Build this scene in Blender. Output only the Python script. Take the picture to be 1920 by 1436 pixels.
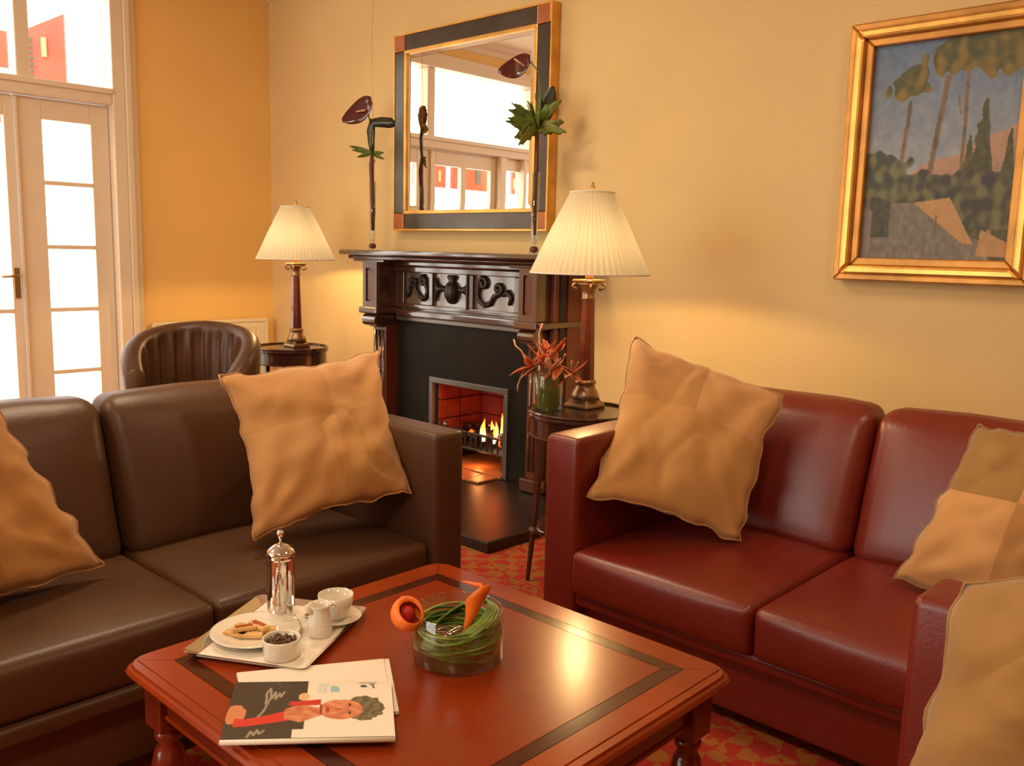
import bpy, bmesh, math, random
import numpy as np
from mathutils import Vector, Matrix, noise
random.seed(7)
PI = math.pi
S = bpy.context.scene
for o in list(bpy.data.objects):
    bpy.data.objects.remove(o, do_unlink=True)
C = S.collection

# ------------------------------------------------------------------ camera
cam_d = bpy.data.cameras.new('camera')
cam = bpy.data.objects.new('camera', cam_d)
C.objects.link(cam)
R = np.array([[0.728, 0.117, -0.675], [0.685, -0.090, 0.723], [0.024, -0.989, -0.146]])
right = Vector(R[:, 0]).normalized()
fwd = Vector(R[:, 2]); fwd = (fwd - right * fwd.dot(right)).normalized()
up = right.cross(fwd)
cam.matrix_world = Matrix(((right.x, up.x, -fwd.x, 0), (right.y, up.y, -fwd.y, 0), (right.z, up.z, -fwd.z, 1.35), (0, 0, 0, 1)))
cam_d.sensor_width = 36.0
cam_d.lens = 1678.44 / 1920 * 36.0
cam_d.clip_start = 0.02
S.camera = cam

# ------------------------------------------------------------------ world, lights, exposure
W = bpy.data.worlds.new('daylight'); S.world = W; W.use_nodes = True
bg = W.node_tree.nodes['Background']
bg.inputs[0].default_value = (1.0, 0.955, 0.88, 1)
bg.inputs[1].default_value = 5.0
S.view_settings.view_transform = 'Standard'
S.view_settings.look = 'None'
S.view_settings.gamma = 1
S.view_settings.use_curve_mapping = False
S.view_settings.exposure = 0.0

def area(name, loc, rot, sx, sy, power, col, portal=False):
    l = bpy.data.lights.new(name, 'AREA'); l.shape = 'RECTANGLE'; l.size = sx; l.size_y = sy
    l.energy = power; l.color = col
    o = bpy.data.objects.new(name, l); C.objects.link(o); o.location = loc; o.rotation_euler = rot
    if portal: l.cycles.is_portal = True
    return o
# sky portals in the glazed openings (left wall and the window behind the camera)
area('sky_portal', (-6.16, 1.55, 1.48), (0, -PI/2, 0), 2.95, 2.2, 1, (1, 1, 1), True)
area('sky_portal', (-3.6, -2.86, 1.6), (PI/2, 0, 0), 3.6, 2.9, 1, (1, 1, 1), True)
# the room's warm ceiling lights, set in the ceiling out of view
CEIL = 3.22
for (x, y, p) in ((-3.3, 1.7, 36), (-0.1, 2.2, 16), (-0.3, -0.6, 40), (-3.6, -0.3, 26)):
    area('ceiling_lamp', (x, y, CEIL - 0.035), (0, 0, 0), 0.42, 0.42, p, (1.0, 0.78, 0.50))

def point(name, loc, power, col, r=0.03):
    l = bpy.data.lights.new(name, 'POINT'); l.energy = power; l.color = col; l.shadow_soft_size = r
    o = bpy.data.objects.new(name, l); C.objects.link(o); o.location = loc
    return o
LAMP_POWER = 20
LAMP_COL = (1.0, 0.66, 0.30)

# ------------------------------------------------------------------ materials
def lin(r, g, b):
    f = lambda c: (c/255/12.92) if c/255 <= 0.04045 else ((c/255+0.055)/1.055)**2.4
    return (f(r), f(g), f(b), 1)
def mat(name, col, rough=0.5, metal=0.0, var=0.0, scale=8.0, bump=0.0, bscale=40.0, coat=0.0, spec=0.5, stretch=(1, 1, 1), col2=None, sheen=0.0, dist=0.01):
    m = bpy.data.materials.new(name); m.use_nodes = True
    nt = m.node_tree; b = nt.nodes['Principled BSDF']
    b.inputs['Base Color'].default_value = (*col[:3], 1)
    b.inputs['Roughness'].default_value = rough
    b.inputs['Metallic'].default_value = metal
    b.inputs['Specular IOR Level'].default_value = spec
    b.inputs['Coat Weight'].default_value = coat
    b.inputs['Coat Roughness'].default_value = 0.2 if name.startswith('cherry') else 0.08; b.inputs['Coat IOR'].default_value = 1.8 if coat >= 1 else 1.5
    b.inputs['Sheen Weight'].default_value = sheen
    tc = nt.nodes.new('ShaderNodeTexCoord'); mp = nt.nodes.new('ShaderNodeMapping')
    mp.inputs['Scale'].default_value = stretch
    nt.links.new(tc.outputs['Object'], mp.inputs[0])
    if var or col2:
        n = nt.nodes.new('ShaderNodeTexNoise'); n.inputs['Scale'].default_value = scale; n.inputs['Detail'].default_value = 6
        nt.links.new(mp.outputs[0], n.inputs['Vector'])
        r = nt.nodes.new('ShaderNodeValToRGB')
        c2 = col2 if col2 else tuple(min(1, c*(1+var)) for c in col[:3])
        c1 = col if col2 else tuple(c*(1-var) for c in col[:3])
        r.color_ramp.elements[0].position = 0.32; r.color_ramp.elements[1].position = 0.68
        r.color_ramp.elements[0].color = (*c1[:3], 1); r.color_ramp.elements[1].color = (*c2[:3], 1)
        nt.links.new(n.outputs['Fac'], r.inputs[0]); nt.links.new(r.outputs[0], b.inputs['Base Color'])
    if bump:
        n2 = nt.nodes.new('ShaderNodeTexNoise'); n2.inputs['Scale'].default_value = bscale; n2.inputs['Detail'].default_value = 5
        nt.links.new(mp.outputs[0], n2.inputs['Vector'])
        bu = nt.nodes.new('ShaderNodeBump'); bu.inputs['Strength'].default_value = bump; bu.inputs['Distance'].default_value = dist
        nt.links.new(n2.outputs['Fac'], bu.inputs['Height']); nt.links.new(bu.outputs[0], b.inputs['Normal'])
    return m
def emis(name, col, s):
    m = bpy.data.materials.new(name); m.use_nodes = True; nt = m.node_tree
    b = nt.nodes['Principled BSDF']; b.inputs['Base Color'].default_value = (*col[:3], 1)
    b.inputs['Emission Color'].default_value = (*col[:3], 1); b.inputs['Emission Strength'].default_value = s
    return m
def glass(name, tint=(1, 1, 1), f=0.07, rough=0.02, edge=True):
    m = bpy.data.materials.new(name); m.use_nodes = True; nt = m.node_tree; nt.nodes.clear()
    out = nt.nodes.new('ShaderNodeOutputMaterial'); mix = nt.nodes.new('ShaderNodeMixShader')
    t = nt.nodes.new('ShaderNodeBsdfTransparent'); g = nt.nodes.new('ShaderNodeBsdfGlossy')
    t.inputs[0].default_value = (*tint, 1); g.inputs['Roughness'].default_value = rough
    if edge:
        lw = nt.nodes.new('ShaderNodeLayerWeight'); lw.inputs[0].default_value = 0.25
        ma = nt.nodes.new('ShaderNodeMath'); ma.operation = 'MULTIPLY_ADD'; ma.inputs[1].default_value = 0.6; ma.inputs[2].default_value = f
        nt.links.new(lw.outputs['Facing'], ma.inputs[0]); nt.links.new(ma.outputs[0], mix.inputs[0])
    else: mix.inputs[0].default_value = f
    nt.links.new(t.outputs[0], mix.inputs[1]); nt.links.new(g.outputs[0], mix.inputs[2]); nt.links.new(mix.outputs[0], out.inputs[0])
    return m
def vcol(name, rough=0.5, coat=0.0):
    m = bpy.data.materials.new(name); m.use_nodes = True; nt = m.node_tree; b = nt.nodes['Principled BSDF']
    a = nt.nodes.new('ShaderNodeVertexColor'); a.layer_name = 'Col'
    nt.links.new(a.outputs[0], b.inputs['Base Color']); b.inputs['Roughness'].default_value = rough
    b.inputs['Coat Weight'].default_value = coat
    return m

M = {}
M['wall_back'] = mat('plaster_cream_yellow', (0.70, 0.51, 0.235), 0.75, var=0.035, scale=1.6, bump=0.08, bscale=60)
M['wall_left'] = mat('plaster_lamplit', (0.86, 0.55, 0.18), 0.75, var=0.03, scale=1.6, bump=0.08, bscale=60)  # orange glow of the table lamps is mixed into this wall's colour
M['ceiling'] = mat('ceiling_paint', (0.80, 0.70, 0.52), 0.85)
M['white'] = mat('white_gloss_paint', (0.78, 0.66, 0.50), 0.4, var=0.02)
M['rad'] = mat('radiator_enamel', (0.80, 0.70, 0.50), 0.4)
M['pane'] = glass('window_glass', (0.97, 0.98, 0.97), 0.05, edge=False)
M['clear'] = glass('vase_glass', (0.93, 0.95, 0.92), 0.05)
M['dark'] = mat('mahogany_polished', (0.060, 0.019, 0.010), 0.30, var=0.35, scale=5, stretch=(1, 1, 0.2), bump=0.03, coat=1.0)
M['darkred'] = mat('mahogany_red_side', (0.10, 0.020, 0.008), 0.35, var=0.3, scale=5, stretch=(1, 1, 0.2), coat=0.3)
M['frieze'] = mat('frieze_wood', (0.13, 0.085, 0.058), 0.3, var=0.2, scale=8, coat=1.0)  # window sheen on the mahogany put into a lighter base colour
M['carve'] = mat('mahogany_carving', (0.018, 0.009, 0.007), 0.45, coat=0.1)
M['sidetab'] = mat('side_table_wood', (0.050, 0.016, 0.010), 0.25, var=0.3, scale=6, coat=0.5)
M['slate'] = mat('black_slate', (0.014, 0.011, 0.008), 0.45, spec=0.12, var=0.25, scale=5, bump=0.05)
M['steel'] = mat('grey_steel', (0.20, 0.19, 0.17), 0.35, metal=0.8)
M['black'] = mat('cast_iron', (0.010, 0.009, 0.008), 0.5)
M['hearth'] = mat('hearth_granite', (0.014, 0.010, 0.008), 0.38, var=0.3, scale=30)
M['firebrick'] = mat('firebrick', (0.24, 0.020, 0.004), 0.8, var=0.25, scale=14, bump=0.3, bscale=40)
M['tile'] = mat('terracotta_tile', (0.40, 0.13, 0.04), 0.4, var=0.2, scale=10)
M['coal'] = mat('coal', (0.012, 0.010, 0.010), 0.5, bump=0.5, bscale=50)
M['ember'] = emis('glowing_coal', (1.0, 0.14, 0.01), 1.5)
M['brown'] = mat('brown_leather', (0.080, 0.033, 0.014), 0.40, var=0.10, scale=3, bump=0.16, bscale=140, dist=0.004, spec=0.42)
M['red'] = mat('oxblood_leather', (0.160, 0.013, 0.006), 0.36, var=0.10, scale=3, bump=0.14, bscale=140, dist=0.004, spec=0.65)
M['suede1'] = mat('suede_tan', (0.48, 0.235, 0.068), 0.85, var=0.10, scale=5, bump=0.1, bscale=30, sheen=0.25)
M['suede2'] = mat('suede_tan_dark', (0.42, 0.195, 0.055), 0.85, var=0.10, scale=5, bump=0.1, bscale=30, sheen=0.2)
M['suede3'] = mat('suede_tan_light', (0.53, 0.265, 0.088), 0.85, var=0.08, scale=5, bump=0.1, bscale=30, sheen=0.3)
M['suede4'] = mat('suede_ochre', (0.30, 0.155, 0.040), 0.85, var=0.12, scale=5, bump=0.1, bscale=30, sheen=0.2)
M['cherry'] = mat('cherry_top', (0.23, 0.026, 0.0022), 0.24, spec=0.30, var=0.16, scale=3.5, stretch=(1, 0.18, 1), coat=0.08)
M['cherry2'] = mat('cherry_border', (0.26, 0.034, 0.0035), 0.22, spec=0.30, var=0.18, scale=4, stretch=(1, 1, 1), coat=0.08)
M['cherryleg'] = mat('cherry_leg', (0.17, 0.020, 0.006), 0.18, var=0.2, scale=5, coat=0.5)
M['inlay'] = mat('walnut_inlay', (0.055, 0.010, 0.004), 0.18, spec=0.35, var=0.25, scale=9, coat=0.1)
M['gold'] = mat('gilt_frame', (0.76, 0.42, 0.10), 0.33, metal=0.75, var=0.2, scale=7, bump=0.1, bscale=60)
M['golddark'] = mat('gilt_frame_worn', (0.55, 0.26, 0.06), 0.42, metal=0.6, var=0.25, scale=7)
M['pewter'] = mat('dark_pewter_frame', (0.085, 0.070, 0.055), 0.25, metal=0.6, var=0.2, scale=6)
M['copper'] = mat('copper_corner', (0.42, 0.14, 0.05), 0.35, metal=0.5, var=0.2)
M['mirror'] = mat('mirror_silver', (0.93, 0.92, 0.90), 0.01, metal=1.0)
M['chrome'] = mat('polished_steel', (0.78, 0.75, 0.72), 0.08, metal=1.0)
M['brass'] = mat('antique_brass', (0.42, 0.26, 0.11), 0.3, metal=0.9)
M['lampcol'] = mat('lamp_column_wood', (0.13, 0.022, 0.010), 0.2, var=0.3, scale=9, coat=0.5)
M['lampmetal'] = mat('lamp_bronze', (0.34, 0.22, 0.13), 0.32, metal=0.8)
M['china'] = mat('white_china', (0.80, 0.74, 0.64), 0.12, coat=0.5)
M['linen'] = mat('white_linen', (0.82, 0.75, 0.66), 0.9, bump=0.2, bscale=120)
M['paper'] = mat('paper', (0.78, 0.71, 0.60), 0.6)
M['paper2'] = mat('paper_edge', (0.62, 0.54, 0.44), 0.8, var=0.2, scale=40, stretch=(0.1, 0.1, 12))
M['biscuit'] = mat('shortbread', (0.72, 0.44, 0.17), 0.8, var=0.15, scale=40, bump=0.3)
M['jam'] = mat('biscuit_jam', (0.42, 0.09, 0.02), 0.3)
M['bean'] = mat('coffee_bean', (0.11, 0.055, 0.025), 0.5, var=0.4, scale=60)
M['grass'] = mat('green_grass_blade', (0.12, 0.25, 0.03), 0.4, var=0.4, scale=12, coat=0.2)
M['grass2'] = mat('pale_grass_blade', (0.28, 0.36, 0.08), 0.4, var=0.3, scale=12, coat=0.2)
M['calla'] = mat('orange_calla', (0.85, 0.17, 0.010), 0.45, var=0.2, scale=14)
M['calladeep'] = mat('deep_red_throat', (0.45, 0.02, 0.01), 0.5)
M['spathe'] = mat('burgundy_spathe', (0.075, 0.008, 0.008), 0.18, coat=0.4)
M['stem'] = mat('burgundy_stem', (0.10, 0.012, 0.008), 0.4, var=0.3, scale=20)
M['leafdark'] = mat('dark_green_leaf', (0.020, 0.030, 0.010), 0.3, coat=0.2)
M['leaf'] = mat('green_leaf', (0.085, 0.13, 0.012), 0.4, var=0.35, scale=25)
M['leafolive'] = mat('olive_leaf', (0.16, 0.19, 0.025), 0.4, var=0.3, scale=12)
M['petal'] = mat('rust_orange_petal', (0.50, 0.10, 0.025), 0.5, var=0.5, scale=20)
M['petal2'] = mat('pale_peach_petal', (0.62, 0.30, 0.17), 0.5, var=0.3, scale=20)
M['water'] = glass('water', (0.86, 0.86, 0.76), 0.06)
M['terrace'] = mat('pale_terrace_paving', (0.82, 0.80, 0.75), 0.8)
M['redpanel'] = mat('red_hoarding', (0.75, 0.10, 0.07), 0.6, var=0.15, scale=3)
M['cream'] = mat('hoarding_cream', (0.70, 0.45, 0.25), 0.6)
M['slateblue'] = mat('hoarding_grey', (0.10, 0.14, 0.14), 0.6)
M['bulb'] = glass('bulb_glass', (1.0, 0.95, 0.85), 0.04)
M['diffuser'] = emis('ceiling_lamp_diffuser', (1.0, 0.75, 0.45), 2.0)
M['picture'] = vcol('oil_paint', 0.55)
M['cover'] = vcol('glossy_print', 0.3, 0.3)
M['jug'] = M['china']

# lampshade: translucent pleated fabric
def shade_mat():
    m = bpy.data.materials.new('pleated_cream_fabric'); m.use_nodes = True; nt = m.node_tree; nt.nodes.clear()
    out = nt.nodes.new('ShaderNodeOutputMaterial'); mix = nt.nodes.new('ShaderNodeMixShader'); mix.inputs[0].default_value = 0.65
    d = nt.nodes.new('ShaderNodeBsdfDiffuse'); t = nt.nodes.new('ShaderNodeBsdfTranslucent')
    d.inputs[0].default_value = (0.92, 0.80, 0.60, 1); t.inputs[0].default_value = (0.105, 0.107, 0.105, 1)
    nt.links.new(d.outputs[0], mix.inputs[1]); nt.links.new(t.outputs[0], mix.inputs[2]); nt.links.new(mix.outputs[0], out.inputs[0])
    return m
M['shade'] = shade_mat()
def flame_mat():
    m = bpy.data.materials.new('flame'); m.use_nodes = True; nt = m.node_tree; nt.nodes.clear()
    out = nt.nodes.new('ShaderNodeOutputMaterial'); e = nt.nodes.new('ShaderNodeEmission')
    tc = nt.nodes.new('ShaderNodeTexCoord'); sp = nt.nodes.new('ShaderNodeSeparateXYZ'); r = nt.nodes.new('ShaderNodeValToRGB')
    nt.links.new(tc.outputs['Generated'], sp.inputs[0]); nt.links.new(sp.outputs[2], r.inputs[0])
    r.color_ramp.elements[0].color = (1.0, 0.80, 0.42, 1); r.color_ramp.elements[1].color = (0.9, 0.12, 0.01, 1)
    el = r.color_ramp.elements.new(0.55); el.color = (1.0, 0.42, 0.06, 1)
    nt.links.new(r.outputs[0], e.inputs[0]); e.inputs[1].default_value = 3.6
    nt.links.new(e.outputs[0], out.inputs[0])
    return m
M['flame'] = flame_mat()
def carpet_mat():
    m = mat('patterned_carpet', (0.3, 0.03, 0.02), 0.95, bump=0.5, bscale=220, dist=0.004)
    nt = m.node_tree; b = nt.nodes['Principled BSDF']
    tc = nt.nodes.new('ShaderNodeTexCoord'); mp = nt.nodes.new('ShaderNodeMapping'); mp.inputs['Rotation'].default_value = (0, 0, 0.0)
    nt.links.new(tc.outputs['Object'], mp.inputs[0])
    ch = nt.nodes.new('ShaderNodeTexChecker'); ch.inputs['Scale'].default_value = 18
    ch.inputs['Color1'].default_value = (0.40, 0.020, 0.010, 1); ch.inputs['Color2'].default_value = (0.36, 0.115, 0.014, 1)
    nz = nt.nodes.new('ShaderNodeTexNoise'); nz.inputs['Scale'].default_value = 14
    mx = nt.nodes.new('ShaderNodeMix'); mx.data_type = 'RGBA'; mx.inputs[0].default_value = 0.09
    nt.links.new(mp.outputs[0], mx.inputs[6]); nt.links.new(mp.outputs[0], nz.inputs['Vector']); nt.links.new(nz.outputs['Color'], mx.inputs[7])
    nt.links.new(mx.outputs[2], ch.inputs['Vector'])
    v = nt.nodes.new('ShaderNodeTexVoronoi'); v.inputs['Scale'].default_value = 9
    nt.links.new(mp.outputs[0], v.inputs['Vector'])
    r = nt.nodes.new('ShaderNodeValToRGB'); r.color_ramp.interpolation = 'CONSTANT'
    r.color_ramp.elements[0].color = (1, 1, 1, 1); r.color_ramp.elements[1].position = 0.16; r.color_ramp.elements[1].color = (0, 0, 0, 1)
    nt.links.new(v.outputs['Distance'], r.inputs[0])
    mx2 = nt.nodes.new('ShaderNodeMix'); mx2.data_type = 'RGBA'
    nt.links.new(r.outputs[0], mx2.inputs[0]); nt.links.new(ch.outputs[0], mx2.inputs[6]); mx2.inputs[7].default_value = (0.20, 0.16, 0.03, 1)
    nt.links.new(mx2.outputs[2], b.inputs['Base Color'])
    return m
M['carpet'] = carpet_mat()

# ------------------------------------------------------------------ helpers
def chain(p):
    v = Vector((0, 0, 0))
    while p is not None:
        v += p.location; p = p.parent
    return v
def obj(name, bm, m, parent=None, smooth=False, local=False, bevel=0.0, segs=2, mats=None):
    """link ONE mesh object; vertices are given in world coordinates unless local=True"""
    me = bpy.data.meshes.new(name)
    if parent is not None and not local:
        bmesh.ops.translate(bm, verts=bm.verts, vec=-chain(parent))
    bmesh.ops.recalc_face_normals(bm, faces=bm.faces)
    if bevel:
        es = [e for e in bm.edges if len(e.link_faces) == 2 and e.calc_face_angle(0) > 0.5]
        bmesh.ops.bevel(bm, geom=es, offset=bevel, segments=segs, profile=0.5, affect='EDGES', clamp_overlap=True)
    if smooth:
        for f in bm.faces: f.smooth = True
    bm.to_mesh(me); bm.free()
    for mm in (mats or [m]): me.materials.append(mm)
    o = bpy.data.objects.new(name, me); C.objects.link(o)
    if parent is not None: o.parent = parent
    return o
def tag(o, label, cat, group=None, kind=None):
    o['label'] = label; o['category'] = cat
    if group: o['group'] = group
    if kind: o['kind'] = kind
    return o
def thing(name, label, cat, loc=(0, 0, 0), rz=0.0, group=None):
    o = bpy.data.objects.new(name, None); C.objects.link(o); o.location = loc; o.rotation_euler = (0, 0, rz)
    o.empty_display_size = 0.05
    return tag(o, label, cat, group)
def struct(o):
    o['kind'] = 'structure'; return o
def copy_tree(o, parent=None):
    c = o.copy(); C.objects.link(c)
    if parent is not None: c.parent = parent
    for ch in list(o.children): copy_tree(ch, c)
    return c
def box(x0, x1, y0, y1, z0, z1, bm=None):
    bm = bm or bmesh.new()
    vs = [bm.verts.new(p) for p in ((x0, y0, z0), (x1, y0, z0), (x1, y1, z0), (x0, y1, z0), (x0, y0, z1), (x1, y0, z1), (x1, y1, z1), (x0, y1, z1))]
    for f in ((0, 3, 2, 1), (4, 5, 6, 7), (0, 1, 5, 4), (1, 2, 6, 5), (2, 3, 7, 6), (3, 0, 4, 7)):
        bm.faces.new([vs[i] for i in f])
    return bm
def lathe(prof, n=32, c=(0, 0, 0), bm=None, cap=True, rot0=0.0, a0=0.0, a1=2*PI, mod=None):
    bm = bm or bmesh.new(); rings = []
    full = abs(a1-a0-2*PI) < 1e-6
    cnt = n if full else n+1
    for (r, z) in prof:
        ring = []
        for i in range(cnt):
            a = rot0+a0+(a1-a0)*i/n
            rr = r*(mod(i, z) if mod else 1)
            ring.append(bm.verts.new((c[0]+rr*math.cos(a), c[1]+rr*math.sin(a), c[2]+z)))
        rings.append(ring)
    for k in range(len(rings)-1):
        for i in range(cnt if full else cnt-1):
            j = (i+1) % cnt
            bm.faces.new((rings[k][i], rings[k][j], rings[k+1][j], rings[k+1][i]))
    if cap:
        if prof[0][0] > 1e-5: bm.faces.new(rings[0][::-1])
        if prof[-1][0] > 1e-5: bm.faces.new(rings[-1])
    return bm
def tube(pts, rad, n=8, bm=None):
    bm = bm or bmesh.new(); pts = [Vector(p) for p in pts]; rings = []
    rads = rad if isinstance(rad, (list, tuple)) else [rad]*len(pts)
    u = None
    for i, p in enumerate(pts):
        t = (pts[min(i+1, len(pts)-1)]-pts[max(i-1, 0)]).normalized()
        if u is None:
            u = t.orthogonal().normalized()
        u = (u-t*u.dot(t)).normalized(); w = t.cross(u)
        rings.append([bm.verts.new(p+(u*math.cos(2*PI*k/n)+w*math.sin(2*PI*k/n))*rads[i]) for k in range(n)])
    for a, b in zip(rings, rings[1:]):
        for k in range(n): bm.faces.new((a[k], a[(k+1) % n], b[(k+1) % n], b[k]))
    bm.faces.new(rings[0][::-1]); bm.faces.new(rings[-1])
    return bm
def prism(poly, z0, z1, bm=None):
    bm = bm or bmesh.new()
    a = [bm.verts.new((x, y, z0)) for x, y in poly]; b = [bm.verts.new((x, y, z1)) for x, y in poly]
    n = len(poly)
    bm.faces.new(a[::-1]); bm.faces.new(b)
    for i in range(n): bm.faces.new((a[i], a[(i+1) % n], b[(i+1) % n], b[i]))
    return bm
def xz_prism(poly, y0, y1, bm=None):
    bm = bm or bmesh.new()
    a = [bm.verts.new((x, y0, z)) for x, z in poly]; b = [bm.verts.new((x, y1, z)) for x, z in poly]
    n = len(poly); bm.faces.new(a); bm.faces.new(b[::-1])
    for i in range(n): bm.faces.new((a[(i+1) % n], a[i], b[i], b[(i+1) % n]))
    return bm
def yz_prism(poly, x0, x1, bm=None):
    bm = bm or bmesh.new()
    a = [bm.verts.new((x0, y, z)) for y, z in poly]; b = [bm.verts.new((x1, y, z)) for y, z in poly]
    n = len(poly); bm.faces.new(a); bm.faces.new(b[::-1])
    for i in range(n): bm.faces.new((a[(i+1) % n], a[i], b[i], b[(i+1) % n]))
    return bm
def soft(x0, x1, y0, y1, z0, z1, r=0.03, puff=(0, 0, 0, 0, 0, 0), m=7, lean=None, wob=0.0, seed=0):
    """rounded, puffed box. puff=(+x,-x,+y,-y,+z,-z)"""
    h = [(x1-x0)/2, (y1-y0)/2, (z1-z0)/2]; c = [(x1+x0)/2, (y1+y0)/2, (z1+z0)/2]
    r = min(r, min(h)*0.98)
    ax = []
    for k in range(3):
        e = [-h[k]+r*(1-math.cos(a)) for a in (0.0, 0.52, 0.87, 1.2)]
        l = e+list(np.linspace(-h[k]+r, h[k]-r, m))
        l += [-v for v in e[::-1]]
        ax.append(l)
    bm = bmesh.new(); cache = {}
    def vert(p):
        key = tuple(round(v, 6) for v in p)
        if key in cache: return cache[key]
        q = [max(-(h[i]-r), min(h[i]-r, p[i])) for i in range(3)]
        d = Vector([p[i]-q[i] for i in range(3)])
        if d.length > 1e-9: d = d.normalized()*r
        v = Vector(q)+d
        n = [v[i]/h[i] for i in range(3)]
        g = lambda i: max(0.0, 1-n[i]**2)
        for i in range(3):
            j, k2 = [t for t in range(3) if t != i]
            am = puff[2*i] if n[i] > 0 else puff[2*i+1]
            if am:
                v[i] += (1 if n[i] > 0 else -1)*am*(g(j)*g(k2))**0.6*abs(n[i])**3
        if wob:
            nv = noise.noise_vector(Vector((v.x*5+seed, v.y*5, v.z*5)))
            v += nv*wob
        v = v+Vector(c)
        if lean: v = Vector(lean(v))
        cache[key] = bm.verts.new(v)
        return cache[key]
    for k in range(3):
        i, j = [t for t in range(3) if t != k]
        for s in (-1, 1):
            for a in range(len(ax[i])-1):
                for b in range(len(ax[j])-1):
                    P = []
                    for (aa, bb) in ((a, b), (a+1, b), (a+1, b+1), (a, b+1)):
                        p = [0, 0, 0]; p[i] = ax[i][aa]; p[j] = ax[j][bb]; p[k] = s*h[k]
                        P.append(vert(p))
                    if len(set(P)) == 4:
                        try: bm.faces.new(P)
                        except ValueError: pass
    return bm

# ------------------------------------------------------------------ room shell
XL, YB, XR, YF = -6.12, 3.81, 2.3, -2.8
struct(obj('floor', box(XL-0.2, XR, YF-0.2, YB+0.2, -0.1, 0), M['carpet']))
struct(obj('ceiling', box(XL-0.2, XR+0.2, YF-0.2, YB+0.2, CEIL, CEIL+0.1), M['ceiling']))
# back wall with the fireplace recess
FX0, FX1, FZ = -3.99, -3.45, 0.56
bm = box(XL-0.2, FX0-0.055, YB, YB+0.2, 0, CEIL); box(FX1+0.055, XR+0.2, YB, YB+0.2, 0, CEIL, bm); box(FX0-0.055, FX1+0.055, YB, YB+0.2, FZ+0.03, CEIL, bm)
box(FX0-0.055, FX1+0.055, YB+0.26, YB+0.3, 0, FZ+0.1, bm)
struct(obj('wall_back', bm, M['wall_back']))
WY0, WY1 = 0.45, 2.65      # opening in the left wall
WZ = 2.95
bm = box(XL-0.2, XL, WY1, YB, 0, CEIL); box(XL-0.2, XL, YF, WY0, 0, CEIL, bm); box(XL-0.2, XL, WY0, WY1, WZ, CEIL, bm)
struct(obj('wall_left', bm, M['wall_left']))
struct(obj('wall_right', box(XR, XR+0.2, YF-0.2, YB, 0, CEIL), M['wall_back']))
bm = box(XL-0.2, -5.2, YF-0.2, YF, 0, CEIL); box(-2.0, XR, YF-0.2, YF, 0, CEIL, bm); box(-5.2, -2.0, YF-0.2, YF, 3.0, CEIL, bm); box(-5.2, -2.0, YF-0.2, YF, 0, 0.15, bm)
struct(obj('wall_front', bm, M['wall_back']))
fw = struct(obj('window_3', box(-3.63, -3.57, YF-0.12, YF-0.06, 0.15, 3.0), M['white']))
for x0, x1 in ((-5.2, -3.63), (-3.57, -2.0)):
    obj('pane', box(x0, x1, YF-0.095, YF-0.09, 0.15, 3.0), M['pane'], fw)
struct(obj('baseboard_back', box(XL, -4.7, YB-0.02, YB, 0, 0.16), M['white'], bevel=0.004))
struct(obj('baseboard_right', box(-2.9, XR, YB-0.02, YB, 0, 0.16), M['white'], bevel=0.004))
struct(obj('baseboard_left', box(XL, XL+0.02, 2.83, YB-0.02, 0, 0.16), M['white'], bevel=0.004))
# cornice
struct(obj('trim_2', yz_prism([(YB, CEIL), (YB-0.09, CEIL), (YB-0.07, CEIL-0.03), (YB-0.03, CEIL-0.05), (YB-0.015, CEIL-0.09), (YB, CEIL-0.09)], XL, XR), M['ceiling']))
struct(obj('trim_3', xz_prism([(XL, CEIL), (XL+0.09, CEIL), (XL+0.07, CEIL-0.03), (XL+0.03, CEIL-0.05), (XL+0.015, CEIL-0.09), (XL, CEIL-0.09)], YF, YB-0.09), M['ceiling']))
for (x, y, lb) in ((-3.3, 1.7, 'above the brown sofa'), (-0.1, 2.2, 'above the red sofa'), (-0.3, -0.6, 'nearest the right wall and front wall'), (-3.6, -0.3, 'near the window behind the brown sofa')):
    t = thing('ceiling_light', 'square warm ceiling light '+lb, 'ceiling light', (x, y, CEIL), group='ceiling lights')
    bm = box(x-0.25, x+0.25, y-0.25, y-0.215, CEIL-0.03, CEIL); box(x-0.25, x+0.25, y+0.215, y+0.25, CEIL-0.03, CEIL, bm)
    box(x-0.25, x-0.215, y-0.215, y+0.215, CEIL-0.03, CEIL, bm); box(x+0.215, x+0.25, y-0.215, y+0.215, CEIL-0.03, CEIL, bm)
    obj('frame', bm, M['white'], t)
    obj('diffuser', box(x-0.215, x+0.215, y-0.215, y+0.215, CEIL-0.02, CEIL-0.01), M['diffuser'], t)

# glazed screen of the left wall: architrave, transom lights and two door leaves
D0, D1 = XL-0.10, XL-0.05       # glazing depth
tr = struct(obj('trim_1', box(XL-0.12, XL+0.03, 2.62, 2.70, 0, WZ+0.05), M['white'], bevel=0.006))
obj('moulding', box(XL, XL+0.05, 2.70, 2.74, 0, WZ+0.09), M['white'], tr, bevel=0.006)
obj('moulding', box(XL, XL+0.02, 2.74, 2.785, 0, WZ+0.12), M['white'], tr, bevel=0.004)
obj('moulding', box(XL-0.12, XL+0.04, WY0, 2.62, WZ-0.03, WZ+0.09), M['white'], tr, bevel=0.006)
w1 = struct(obj('window_1', box(D0-0.02, XL+0.02, WY0, 2.62, 2.235, 2.325), M['white'], bevel=0.008))
obj('ledge', box(XL+0.02, XL+0.04, WY0, 2.62, 2.30, 2.335), M['white'], w1, bevel=0.005)
obj('mullion', box(D0-0.02, XL+0.01, 2.045, 2.13, 2.325, WZ-0.03), M['white'], w1, bevel=0.008)
obj('mullion', box(D0-0.02, XL+0.01, 0.70, 0.78, 2.325, WZ-0.03), M['white'], w1, bevel=0.008)
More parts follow.
